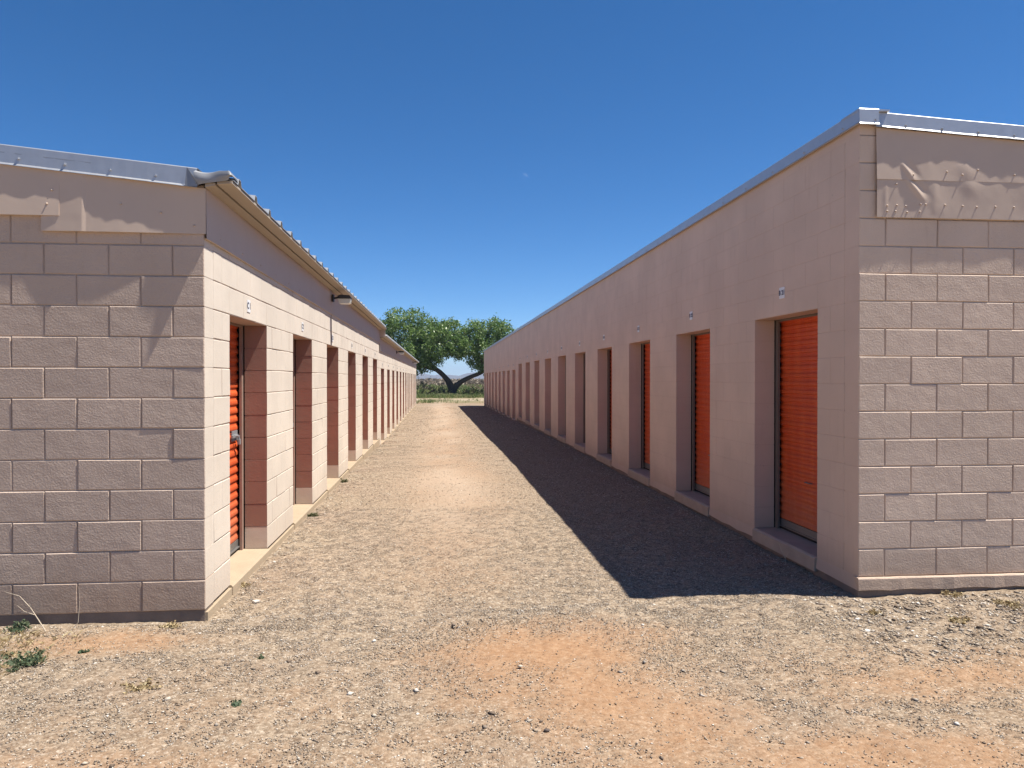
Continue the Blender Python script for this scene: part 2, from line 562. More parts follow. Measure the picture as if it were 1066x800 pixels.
# foundation strip
mb = MB()
mb.box(-DEPTH, -0.006, 0.010, 0.20, -0.5, LZ - 0.002)
mb.build('foundation', M_found, left)
mb = MB()
mb.box(-0.20, 0.012, 0.018, SPLIT_L, -0.5, LZ - 0.020)
mb.box(-0.20, 0.012, SPLIT_L + 0.0005, LEN, -0.6, LZ - M - 0.020)
mb.build('footing', M_sill, left)
# sills
zl = [LZ if k < 6 else LZ - M for k in range(N_DOOR)]
for k in range(N_DOOR):
    y0 = 3*M + 12*M*k
    mb = MB()
    zz = zl[k]
    mb.add([(0.018, y0 - 0.0, zz - 0.16), (0.018, y0 + W_OP, zz - 0.16), (0.018, y0 + W_OP, zz - 0.014), (0.018, y0, zz - 0.014),
            (0.006, y0, zz - 0.001), (0.006, y0 + W_OP, zz - 0.001), (-0.45, y0, zz + 0.004), (-0.45, y0 + W_OP, zz + 0.004),
            (-0.45, y0, zz - 0.16), (-0.45, y0 + W_OP, zz - 0.16)],
           [(0,1,2,3), (3,2,5,4), (4,5,7,6), (6,7,9,8), (0,3,4,6,8), (1,9,7,5,2), (0,8,9,1)])
    mb.build('door_sill', M_sill, left)
    mb = MB()   # dark room behind the curtain and steel lintel over the opening
    mb.box(-0.55, -0.201, y0 + 0.004, y0 + W_OP - 0.004, zz + H_OP - 0.002, zz + H_OP + 0.14)
    mb.build('door_header', M_frame, left)
add_doors(left, 1, 0, zl, -0.262, M_frame)
mb = MB()
mb.box(-0.55, -0.30, 0.25, LEN - 0.25, -0.5, 2.65)  # solid slab behind the doors, coloured black for the dark rooms
mb.build('dark_room_block', M_dark, left)

# fascia boards along the alley, just under the eave
def fascia(y0, y1, z0, z1, seed):
    r = random.Random(seed)
    mb = MB()
    n = int((y1 - y0) / 0.4)
    for i in range(n):
        a, b = y0 + (y1-y0)*i/n, y0 + (y1-y0)*(i+1)/n
    nseg = max(2, int((y1-y0)/0.25))
    ys = [y0 + (y1-y0)*i/nseg for i in range(nseg+1)]
    ds = [0.016 + 0.004*math.sin(y*1.7+seed) + r.uniform(-0.002, 0.003) for y in ys]
    vs, fs = [], []
    for y, d in zip(ys, ds):
        vs += [(d*0.8, y, z1), (d, y, z0 + 0.03), (d + 0.001, y, z0), (0.002, y, z0)]
    for i in range(nseg):
        for k in range(3):
            fs.append((4*i+k, 4*i+k+1, 4*i+4+k+1, 4*i+4+k))
    mb.add(vs, fs)
    for y in np.arange(y0 + 0.3, y1, 0.61):
        screw(mb, (0.018, y, z0 + 0.05), (1, 0, 0), 0.005, 0.007)
    return mb
fascia(-0.0085, SPLIT_L, 2.535, 2.915, 1).build('fascia_board', M_fascia, left)
fascia(SPLIT_L, LEN, 2.535 - M, 2.915 - M, 2).build('fascia_board', M_fascia, left)

# corrugated roof sheets with trapezoid ribs running up the slope
SL = 0.10
def roof_sheet(y0, y1, zoff, ex=0.200, cap_ribs=True):
    mb = MB()
    ribs = np.arange(y0 + 0.16, y1, 0.457)
    prof = [(y0, 0.0)]
    for ry in ribs:
        prof += [(ry-0.045, 0.0), (ry-0.022, 0.042), (ry+0.022, 0.042), (ry+0.045, 0.0)]
    prof.append((y1, 0.0))
    th = 0.006
    top, botm = [], []
    vs = []
    n = len(prof)
    for (x, ) in ((ex,), (-DEPTH - 0.2,)):
        z = 2.925 + zoff + (ex - x) * SL
        vs += [(x, y, z + h) for y, h in prof]
        vs += [(x, y, z + h - th) for y, h in prof]
    fs = []
    for i in range(n-1):
        fs.append((i, i+1, 2*n+i+1, 2*n+i))
        fs.append((n+i, 3*n+i, 3*n+i+1, n+i+1))
        fs.append((i, n+i, n+i+1, i+1))
    fs.append((0, 2*n, 3*n, n)); fs.append((n-1, 2*n-1, 4*n-1, 3*n-1))
    mb.add(vs, fs)
    return mb
roof_sheet(-0.030, SPLIT_L + 0.05, 0.0).build('roof_sheet', M_galv_old, left)
roof_sheet(SPLIT_L + 0.051, LEN + 0.08, -M).build('roof_sheet', M_galv_old, left)
# soffit under the overhang: two boards with a dark gap between them, and a drip edge
def soffit(y0, y1, zoff):
    mb = MB()
    mb.add([(0.02, y0, 2.868+zoff), (0.085, y0, 2.882+zoff), (0.085, y1, 2.882+zoff), (0.02, y1, 2.868+zoff),
            (0.02, y0, 2.90+zoff), (0.085, y0, 2.90+zoff), (0.085, y1, 2.90+zoff), (0.02, y1, 2.90+zoff)],
           [(0,1,2,3), (4,7,6,5), (0,4,5,1), (1,5,6,2), (2,6,7,3), (3,7,4,0)])
    mb.add([(0.097, y0, 2.889+zoff), (0.193, y0, 2.899+zoff), (0.193, y1, 2.899+zoff), (0.097, y1, 2.889+zoff),
            (0.097, y0, 2.912+zoff), (0.193, y0, 2.914+zoff), (0.193, y1, 2.914+zoff), (0.097, y1, 2.912+zoff)],
           [(0,1,2,3), (4,7,6,5), (0,4,5,1), (1,5,6,2), (2,6,7,3), (3,7,4,0)])
    return mb
soffit(-0.045, SPLIT_L + 0.05, 0).build('soffit', M_soffit, left)
soffit(SPLIT_L + 0.055, LEN + 0.06, -M).build('soffit', M_soffit, left)
mb = MB()
mb.box(-0.03, 0.16, SPLIT_L + 0.02, SPLIT_L + 0.049, 2.70, 2.905)
mb.build('step_board', M_fascia, left)

# rake flashing over the near end wall: face, drip lip and screws
def rake(x0, x1, zf, face_h, off, lip, y_back, step=0.045, seed=3, wave=0.008):
    mb = MB()
    n = int(abs(x1 - x0) / step)
    vs, fs = [], []
    r = random.Random(seed)
    for i in range(n + 1):
        x = x0 + (x1 - x0) * i / n
        z = zf(x)
        w = wave * (math.sin(x*4.1 + seed) * 0.6 + math.sin(x*9.7 + 2*seed) * 0.4) + r.uniform(-0.0012, 0.0012)
        o = off + w * 0.5
        l = lip + w
        vs += [(x, y_back, z + 0.004), (x, -o + 0.006, z), (x, -o, z - 0.006), (x, -o - 0.002, z - face_h), (x, -o - l, z - face_h - 0.013), (x, -o - l, z - face_h - 0.016), (x, -0.002, z - face_h - 0.004)]
    m = 7
    for i in range(n):
        for k in range(m-1):
            fs.append((m*i+k, m*i+k+1, m*i+m+k+1, m*i+m+k))
    mb.add(vs, fs)
    return mb
zr = lambda x: 2.925 + (0.185 - x) * SL + 0.052
mb = rake(-0.035, -DEPTH - 0.2, zr, 0.118, 0.030, 0.014, 0.20, wave=0.0045)
for x in np.arange(-0.30, -DEPTH, -0.285):
    screw(mb, (x, -0.031, zr(x) - 0.085), (0, -1, 0), 0.008, 0.013)
mb.build('rake_flashing', M_galv, left)
# bent end of the flashing wrapped over the eave corner
mb = MB()
nx, nt_ = 22, 8
vs, fs = [], []
for i in range(nx + 1):
    t = i / nx
    x = -0.045 + 0.240 * t
    top = 2.968 + (0.0 - x)*SL*0.4 - 0.014*math.sin(min(1, t*1.6)*math.pi) + 0.012*t
    bot = 2.872 + 0.040*t**0.6 + (0.03*max(0, t - 0.9)/0.1)
    if t > 0.93: top -= 0.03*(t - 0.93)/0.07
    for k in range(nt_ + 1):
        q = k / nt_
        bul = 0.008*math.sin(q*math.pi) + 0.005*math.sin(t*6 + q*2.0)
        vs.append((x + 0.006*math.sin(q*5 + t*3), -0.046 - 0.034*t - bul, bot + (top - bot)*q))
    vs.append((x, -0.030, top + 0.012)); vs.append((x, 0.12, top + 0.010))
m = nt_ + 3
for i in range(nx):
    for k in range(m - 1):
        fs.append((i*m+k, i*m+k+1, (i+1)*m+k+1, (i+1)*m+k))
mb.add(vs, fs)
# closed outer end
e = nx*m
mb.add([vs[e+k] for k in range(m)] + [(vs[e][0], 0.12, vs[e][2])], [tuple(range(m+1))])
# torn bright corner of the straight length
zc = zr(-0.10)
mb.add([(-0.10, -0.034, zc - 0.004), (-0.045, -0.062, zc - 0.080), (-0.020, -0.064, zc - 0.136), (-0.11, -0.046, zc - 0.132)], [(0,1,2,3)])
mb.build('flashing_end', M_galv_dark, left, smooth=False)
# painted sheets covering the top of the near end wall
def crumple(x0, x1, zb, zt_f, y, seed, amp, creases=(), screws=(), nx=150, nz=56, fold=True):
    """thin sheet standing in front of the wall, its dents real relief; x along, z up"""
    xs = np.linspace(x0, x1, nx + 1)
    ts = np.linspace(0, 1, nz + 1)
    X, Tt = np.meshgrid(xs, ts, indexing='ij')
    Zt = np.vectorize(zt_f)(X)
    Z = zb + (Zt - zb) * Tt
    D = amp * (0.55*vnoise(X, Z, 3.2, seed) + 0.2*vnoise(X, Z, 8.0, seed+1) + 0.10*vnoise(X, Z, 19, seed+2))
    D += amp * (0.5*vnoise(X, Z*0.12, 5.5, seed + 3) + 0.35*vnoise(X, Z*0.1, 12, seed + 4))
    D += amp * 0.35 * (1 - 2*np.abs(vnoise(X + 0.4*Z, Z*0.35, 4.2, seed + 5)))      # sharp kinks
    for (ax, az, bx, bz, wd, h) in creases:
        px, pz = X - ax, Z - az
        ux, uz = bx - ax, bz - az
        L2 = ux*ux + uz*uz
        t = np.clip((px*ux + pz*uz) / L2, 0, 1)
        dd = np.hypot(px - t*ux, pz - t*uz)
        D += h * np.exp(-(dd / wd)**2) * np.sin(np.pi * np.clip(t, 0.04, 0.96))
    Y = (y(X, Tt) if callable(y) else y) - D
    mb = MB()
    vs = [(X[i,j], Y[i,j], Z[i,j]) for i in range(nx+1) for j in range(nz+1)]
    m = nz + 1
    fs = [(i*m+j, (i+1)*m+j, (i+1)*m+j+1, i*m+j+1) for i in range(nx) for j in range(nz)]
    mb.add(vs, fs)
    # folded edges back to the wall
    for i in range(nx if fold else 0):
        a, b = vs[i*m], vs[(i+1)*m]
        mb.add([a, b, (b[0], -0.001, b[2]), (a[0], -0.001, a[2])], [(0,1,2,3)])
    for j in range(nz if fold else 0):
        for q in (0, nx):
            a, b = vs[q*m+j], vs[q*m+j+1]
            mb.add([a, b, (b[0], -0.001, b[2]), (a[0], -0.001, a[2])], [(0,1,2,3)])
    for sx, sz in screws:
        i = int(np.clip(round((sx - x0)/(x1 - x0)*nx), 0, nx)); j = int(np.clip(round((sz - zb)/(zt_f(sx) - zb)*nz), 0, nz))
        yy = Y[i, j]
        screw(mb, (sx, yy, sz), (0, -1, 0), 0.005, 0.008)
    return mb
zrb = lambda x: zr(x) - 0.125
bulge = lambda X, T: -0.009 - 0.024*np.clip(np.sin(np.clip((X + 1.15)/1.05, 0, 1)*np.pi), 0, 1)**0.8*(0.45 + 0.55*(1 - T)) - 0.006*(X < -0.75)
mb = crumple(-1.02, 0.0135, 2.565, zrb, bulge, 11, 0.0030, screws=[(-0.27, 2.70), (-0.06, 2.62), (-0.52, 2.75)], nx=90, nz=36)
mb.build('sheet_metal_panel', M_sheet, left, smooth=True)
mb = crumple(-2.9, -0.905, 2.665, zrb, lambda X, T: -0.032 + 0.012*T, 21, 0.0030, screws=[(-0.98, 2.74), (-0.95, 2.83), (-1.5, 2.74), (-2.1, 2.74), (-2.6, 2.74)], nx=110, nz=36)
mb.build('sheet_metal_panel', M_sheet, left, smooth=True)
mb = crumple(-DEPTH + 0.02, -2.88, 2.60, zrb, lambda X, T: -0.028 + 0.012*T, 31, 0.0035, nx=150, nz=36)
mb.build('sheet_metal_panel', M_sheet, left, smooth=True)
# open joint in the blocks above the third doorway
mb = MB()
mb.box(0.0005, 0.0040, 5.905, 5.922, LZ + 10*M + 0.01, 2.53)
mb.build('joint_strip', M_frame, left)

# ---------------- right building (shaded alley wall, roof falling away from the alley)
RX, RY, RZ = 3.071, 5.235, 0.140
right = empty('storage_building', (RX, RY, 0), 'taller pink block storage building on the right whose shaded alley wall holds orange doors', 'storage building')
SPLIT_R = 120*M
ops_n = [(3*M+12*M*k, 3*M+12*M*k+6*M, RZ, RZ + 10*M) for k in range(10)]
ops_f = [(3*M+12*M*k, 3*M+12*M*k+6*M, RZ - M, RZ + 9*M) for k in range(10, N_DOOR)]
xr = lambda a, d, z: (d, a, z)
place_wall('block_wall', wall_blocks((M, SPLIT_R), 0, 16, RZ, ops_n, 0.0035, 0.0016, 0.0022, 0.00025), xr, M_wall_smooth, right, mortar=M_mortar_smooth)
place_wall('block_wall', wall_blocks((SPLIT_R, LEN), -1, 17, RZ, ops_f, 0.0035, 0.0016, 0.0022, 0.00025), xr, M_wall_smooth, right, mortar=M_mortar_smooth)
place_wall('end_wall', wall_blocks((0, DEPTH), 0, 16, RZ, [], 0.007, 0.008, 0.0050, 0.0010, row_shift=1, tilt=0.0013), lambda a, d, z: (a, d, z), M_wall_rough_r, right, ret=M_wall_smooth)
mb = MB()
mb.box(DEPTH - 0.2, DEPTH, 0.2, LEN - 0.2, -0.4, 3.15)
mb.box(0.2, DEPTH - 0.2, LEN - 0.2, LEN, -0.4, 3.15)
mb.build('rear_wall', M_wall_smooth, right)
mb = MB()   # bond beam on top of the courses
ztR = RZ + 16*M
mb.box(0.003, 0.2, 0.2005, LEN, ztR, 3.50)
mb.add([(0.003, 0.003, ztR), (DEPTH, 0.003, ztR), (DEPTH, 0.003, ztR + 0.001), (0.003, 0.003, 3.50), (0.003, 0.20, ztR), (DEPTH, 0.20, ztR), (DEPTH, 0.20, ztR + 0.001), (0.003, 0.20, 3.50)],
       [(0,1,2,3), (4,7,6,5), (0,4,5,1), (1,5,6,2), (2,6,7,3), (3,7,4,0)])
mb.build('bond_beam', M_wall_smooth, right)
# footing: painted upper ledge and bare base
mb = MB()
def ledge(axis):
    n = 90
    vs, fs = [], []
    L = DEPTH if axis == 'x' else LEN
    rr = random.Random(5)
    for i in range(n + 1):
        t = i / n * L
        e = rr.uniform(-0.004, 0.006)
        pr = 0.022 + rr.uniform(-0.004, 0.004)
        for d, z in ((0.05, RZ - 0.002), (-pr + 0.008, RZ - 0.004 + e*0.3), (-pr, RZ - 0.012), (-pr - 0.003, 0.045 + e), (-pr + 0.010, 0.040 + e)):
            vs.append((t - 0.012 if i == 0 else t, d, z) if axis == 'x' else (d, t, z))
    for i in range(n):
        for k in range(4):
            fs.append((5*i+k, 5*i+k+1, 5*i+5+k+1, 5*i+5+k))
    fs.append((4, 3, 2, 1, 0))
    mb.add(vs, fs)
ledge('x')
mb.build('footing_ledge', M_wall_rough_r, right)
mb = MB()
mb.box(-0.009, DEPTH, -0.009, 0.2, -0.5, 0.06)
mb.box(0.006, 0.2, 0.2005, SPLIT_R, -0.5, RZ - 0.003)
mb.box(0.006, 0.2, SPLIT_R + 0.0005, LEN, -0.6, RZ - M - 0.003)
mb.build('foundation', M_found, right)
mb = MB()   # painted skirt of the alley wall down to the gravel
n = 120
vs, fs = [], []
for i in range(n + 1):
    y = -0.008 + (SPLIT_R + 0.008) * i / n
    vs += [(0.0015, y, RZ + 0.002), (-0.011, y, 0.045 + random.uniform(-0.008, 0.008)), (0.004, y, 0.045)]
for i in range(n):
    fs += [(3*i, 3*i+1, 3*i+4, 3*i+3), (3*i+1, 3*i+2, 3*i+5, 3*i+4)]
mb.add(vs, fs)
mb.build('painted_skirt', M_wall_smooth, right)
zrr = [RZ if k < 10 else RZ - M for k in range(N_DOOR)]
for k in range(N_DOOR):
    y0 = 3*M + 12*M*k
    zz = zrr[k]
    mb = MB()
    mb.add([(-0.020, y0, zz - 0.115), (-0.020, y0 + W_OP, zz - 0.115), (-0.020, y0 + W_OP, zz - 0.012), (-0.020, y0, zz - 0.012),
            (-0.008, y0, zz - 0.001), (-0.008, y0 + W_OP, zz - 0.001), (0.45, y0, zz + 0.003), (0.45, y0 + W_OP, zz + 0.003),
            (0.45, y0, zz - 0.115), (0.45, y0 + W_OP, zz - 0.115)],
           [(0,1,2,3), (3,2,5,4), (4,5,7,6), (6,7,9,8), (0,3,4,6,8), (1,9,7,5,2), (0,8,9,1)])
    mb.build('door_sill', M_sill_sh, right)
    mb = MB()
    mb.box(0.201, 0.55, y0 + 0.004, y0 + W_OP - 0.004, zz + H_OP - 0.002, zz + H_OP + 0.14)
    mb.build('door_header', M_frame_r, right)
add_doors(right, -1, 0, zrr, 0.262, M_frame_r)
mb = MB()
mb.box(0.30, 0.55, 0.25, LEN - 0.25, -0.5, 3.1)  # same black slab for the dark rooms of this row
mb.build('dark_room_block', M_dark, right)
# roof deck and galvanised trims
SR = 0.055
mb = MB()
mb.add([(0.0, -0.02, 3.515), (DEPTH + 0.1, -0.02, 3.515 - SR*DEPTH), (DEPTH + 0.1, LEN + 0.02, 3.515 - SR*DEPTH), (0.0, LEN + 0.02, 3.515),
        (0.0, -0.02, 3.54), (DEPTH + 0.1, -0.02, 3.54 - SR*DEPTH), (DEPTH + 0.1, LEN + 0.02, 3.54 - SR*DEPTH), (0.0, LEN + 0.02, 3.54)],
       [(0,1,2,3), (4,7,6,5), (0,4,5,1), (1,5,6,2), (2,6,7,3), (3,7,4,0)])
mb.build('roof_sheet', M_galv_old, right)
zq = lambda x: 3.560 - SR * max(x, 0.0)
mb = rake(0.10, DEPTH + 0.12, zq, 0.098, 0.028, 0.014, 0.20, seed=8, wave=0.0040)
for x in np.arange(0.34, DEPTH, 0.285):
    screw(mb, (x, -0.029, zq(x) - 0.082), (0, -1, 0), 0.007, 0.012)
mb.build('rake_flashing', M_galv, right)
mb = MB()   # edge trim along the alley, made of overlapping lengths
y = -0.052
i = 0
while y < LEN:
    y1 = min(y + 3.05, LEN + 0.03)
    o = 0.030 + (0.0015 if i % 2 else 0.0)
    mb.extrude_y([(0.2, 3.562), (-o + 0.004, 3.562 + (0.001 if i % 2 else 0)), (-o, 3.556), (-o - 0.001, 3.470), (-o - 0.010, 3.459), (-o + 0.004, 3.456), (-o + 0.012, 3.545), (0.2, 3.55)], y, y1 + 0.03)
    y = y1; i += 1
for yy in np.arange(0.18, LEN, 0.60):
    screw(mb, (-0.031, yy, 3.49), (-1, 0, 0), 0.007, 0.010)
# corner wrap on the end wall
mb.extrude_x([(0.2, 3.566), (-0.050, 3.566), (-0.054, 3.56), (-0.056, 3.462), (-0.066, 3.450), (-0.05, 3.449), (-0.046, 3.55), (0.2, 3.556)], -0.034, 0.115)
screw(mb, (0.09, -0.054, 3.485), (0, -1, 0), 0.007, 0.012)
mb.build('roof_edge_trim', M_galv, right)
# dented cover panel on the end wall: upper and lower sheet
sc_lo = [(0.20,2.83),(0.20,2.87),(0.265,2.83),(0.275,2.875),(0.345,2.87),(0.355,2.825),(0.46,2.885),(0.455,2.83),(0.50,2.885),(0.65,2.885),(0.79,2.88),(0.90,2.875),(1.05,2.88),(1.2,2.88),(1.4,2.87),(1.7,2.88)]
zp = lambda x: zq(x) - 0.112
mb = crumple(0.118, 1.9, 3.062, zp, lambda X, T: -0.012 - 0.013*(1 - T)**0.8, 41, 0.0030, fold=False, creases=[(0.30,3.20,0.42,3.04,0.014,0.009), (0.345,3.22,0.46,3.06,0.020,-0.005), (0.80,3.22,0.86,3.06,0.06,0.005)],
             screws=[(0.40,3.10),(0.665,3.13),(0.785,3.11),(0.91,3.15),(1.2,3.12)], nx=170, nz=40)
mb.build('sheet_metal_panel', M_sheet, right, smooth=True)
mb = crumple(0.122, 1.9, 2.785, lambda x: 3.064, -0.022, 51, 0.0030, fold=False, creases=[(0.33,3.10,0.50,2.90,0.018,0.011), (0.36,3.12,0.54,2.93,0.022,-0.005), (0.19,3.06,0.185,2.79,0.016,0.003), (0.76,3.06,0.95,2.98,0.06,0.004), (0.57,3.06,0.565,2.79,0.03,0.003)],
             screws=sc_lo + [(0.27,3.03)], nx=170, nz=48)
mb.build('sheet_metal_panel', M_sheet, right, smooth=True)
mb = crumple(1.88, DEPTH - 0.1, 2.80, lambda x: zq(x) - 0.112, lambda X, T: -0.024 + 0.012*T, 61, 0.003, nx=200, nz=40)
mb.build('sheet_metal_panel', M_sheet, right, smooth=True)

# ------------------------------------------------------------------ signs and wall lamps
for k in range(N_DOOR):
    yc = 6*M + 12*M*k
    number_sign((LX + 0.0015, LY + yc - 0.06, zl[k] + H_OP + 0.115), 1, 'C %d' % (k + 1),
                'white number sign over the %s doorway of the sunlit left row from the near corner' % ORD[k], 'unit number signs along the sunlit row')
    number_sign((RX - 0.0015, RY + yc + 0.02, zrr[k] + H_OP + 0.20), -1, 'B %d' % (21 + k),
                'white number sign over the %s doorway of the shaded right row from the near corner' % ORD[k], 'unit number signs along the shaded row')

def wall_lamp(loc, label):
    t = empty('wall_lamp', loc, label, 'wall lamp', 'lamps under the left eave')
    t.scale = (0.85, 0.85, 0.85)
    mb = MB()
    mb.box(0.0, 0.03, -0.055, 0.055, -0.06, 0.06)
    mb.cyl((0.03, 0, 0.0), (0.13, 0, 0.02), 0.016, 0.016, 10)
    mb.cyl((0.10, 0, 0.015), (0.15, 0, 0.03), 0.034, 0.026, 10)
    mb.build('bracket', M_bronze, t)
    mb = MB()
    prof = [(0.10, 0.035), (0.15, 0.055), (0.30, 0.045), (0.325, 0.005), (0.325, -0.012), (0.10, -0.012)]
    mb.extrude_y(prof, -0.095, 0.095)
    mb.build('housing', M_bronze, t)
    mb = MB()
    mb.extrude_y([(0.105, -0.0125), (0.320, -0.0125), (0.305, -0.085), (0.285, -0.095), (0.14, -0.095), (0.12, -0.085)], -0.085, 0.085)
    mb.build('lens', M_lens, t)
wall_lamp((LX + 0.022, 11.05, 2.765), 'wall lamp with cream lens under the left eave, nearest one, over the third doorway')
wall_lamp((LX + 0.022, 27.4, 2.765 - M), 'small wall lamp under the left eave, middle one of three along the row')
wall_lamp((LX + 0.022, 44.0, 2.765 - M), 'tiny wall lamp under the left eave near the far end of the row')

# ------------------------------------------------------------------ ground
def ground_z(x, y):
    x, y = np.asarray(x, float), np.asarray(y, float)
    zl_ = np.interp(y, [0, 14, 22, 51, 75, 120], [-0.022, -0.022, -0.18, -0.27, -0.15, -0.1])
    zr_ = np.interp(y, [0, 19, 30, 51, 75, 120], [-0.008, -0.005, -0.09, -0.27, -0.15, -0.1])
    t = np.clip((x - LX) / (RX - LX), 0, 1)
    z = zl_*(1-t) + zr_*t
    s = np.clip((x - 3.15) / 1.25, 0, 2.0)
    z = z + 0.085 * s * np.clip((6.5 - y)/3.0, 0, 1) * np.clip((y - 3.2)/1.6, 0, 1)
    # loose gravel banked along both walls, shallow wheel tracks
    near = np.clip((60 - y)/10, 0, 1)
    z = z - 0.018*np.exp(-((x + 0.25)/0.35)**2)*near - 0.018*np.exp(-((x - 1.55)/0.35)**2)*near
    z = z + 0.012*vnoise(x, y, 1.6, 1) + 0.006*vnoise(x, y, 5, 2)
    return z

def ell(x, y, cx, cy, rx, ry, nz, hard=0.35):
    d = np.hypot((x-cx)/rx, (y-cy)/ry) + nz
    return np.clip((1.0 + hard - d) / (2*hard), 0, 1)

def dirt_mask(x, y):
    """1 where the bare orange earth shows through the gravel"""
    x, y = np.asarray(x, float), np.asarray(y, float)
    nz = 0.30*vnoise(x, y, 1.5, 5) + 0.22*vnoise(x, y, 4, 6) + 0.15*vnoise(x, y, 11, 7)
    m = ell(x, y, 0.62, 4.45, 0.75, 0.50, nz, 0.75)
    m = np.maximum(m, 0.88*ell(x, y, 0.82, 3.60, 0.70, 0.85, nz, 0.75))
    m = np.maximum(m, 0.78*ell(x, y, 2.75, 3.80, 0.95, 0.36, nz, 0.7))
    m = np.maximum(m, 0.80*ell(x, y, 1.9, 2.98, 1.0, 0.32, nz, 0.7))
    m = np.maximum(m, 0.75*ell(x, y, -2.0, 4.80, 0.65, 0.20, nz, 0.75))
    m = np.maximum(m, 0.68*ell(x, y, -1.5, 3.15, 0.9, 0.35, nz, 0.7))
    m = np.maximum(m, 0.45*ell(x, y, 0.1, 7.5, 0.6, 2.5, nz, 0.7))
    trk = np.exp(-((x - 0.25)/0.85)**2) * np.clip((y - 5)/6, 0, 1) * np.clip((70 - y)/10, 0, 1)
    m = np.maximum(m, np.clip(0.62*trk + 0.5*nz*trk, 0, 1))
    m = np.maximum(m, np.clip(0.26 + 0.45*nz, 0, 0.6) * np.clip((5.2 - y)/1.2, 0, 1))
    m = np.maximum(m, np.clip((y - 50)/6, 0, 1) * 0.5 * np.clip((75-y)/5, 0, 1))
    return np.clip(m, 0, 1)

def axis(lo, hi, step, far_lo, far_hi, g=1.16):
    mid = list(np.arange(lo, hi + 1e-6, step))
    a, s = [], step
    v = hi
    while v < far_hi:
        s *= g; v += s; a.append(v)
    b, s = [], step
    v = lo
    while v > far_lo:
        s *= g; v -= s; b.append(v)
    return np.array(b[::-1] + mid + a)
xs = axis(-3.4, 4.9, 0.022, -4500, 4500, 1.17)
ys = axis(2.3, 8.0, 0.022, -4500, 4700, 1.05)
# keep the far rows from getting too dense: thin growth on y past 120 m is fine
XX, YY = np.meshgrid(xs, ys, indexing='ij')
ZZ = ground_z(XX, YY)
nearw = np.clip((14 - YY)/6, 0, 1) * np.clip((YY + 2)/2, 0, 1) * (np.abs(XX) < 6)
ZZ = ZZ + nearw * (0.0045*vnoise(XX, YY, 16, 11) + 0.0035*vnoise(XX, YY, 34, 12))
# small washed-out crack and rut edges in front
def trench(ax, ay, bx, by, w, h):
    ux, uy = bx-ax, by-ay
    t = np.clip(((XX-ax)*ux + (YY-ay)*uy)/(ux*ux+uy*uy), 0, 1)
    wig = 0.012*np.sin(t*11 + ax*5) + 0.008*np.sin(t*27)
    d = np.hypot(XX - ax - t*ux, YY - ay - t*uy + wig)
    return h*np.exp(-(d/w)**2)*np.sin(np.pi*np.clip(t, 0.03, 0.97))
ZZ = ZZ + trench(0.02, 4.93, 0.42, 5.05, 0.026, -0.060) + trench(-1.45, 4.96, -1.02, 5.06, 0.026, -0.050)
ZZ = ZZ - 0.02*np.exp(-(((XX-0.62)/0.6)**2 + ((YY-4.45)/0.4)**2))
nx, ny = len(xs), len(ys)
idx = np.arange(nx*ny).reshape(nx, ny)
faces = np.stack([idx[:-1,:-1], idx[1:,:-1], idx[1:,1:], idx[:-1,1:]], -1).reshape(-1, 4)

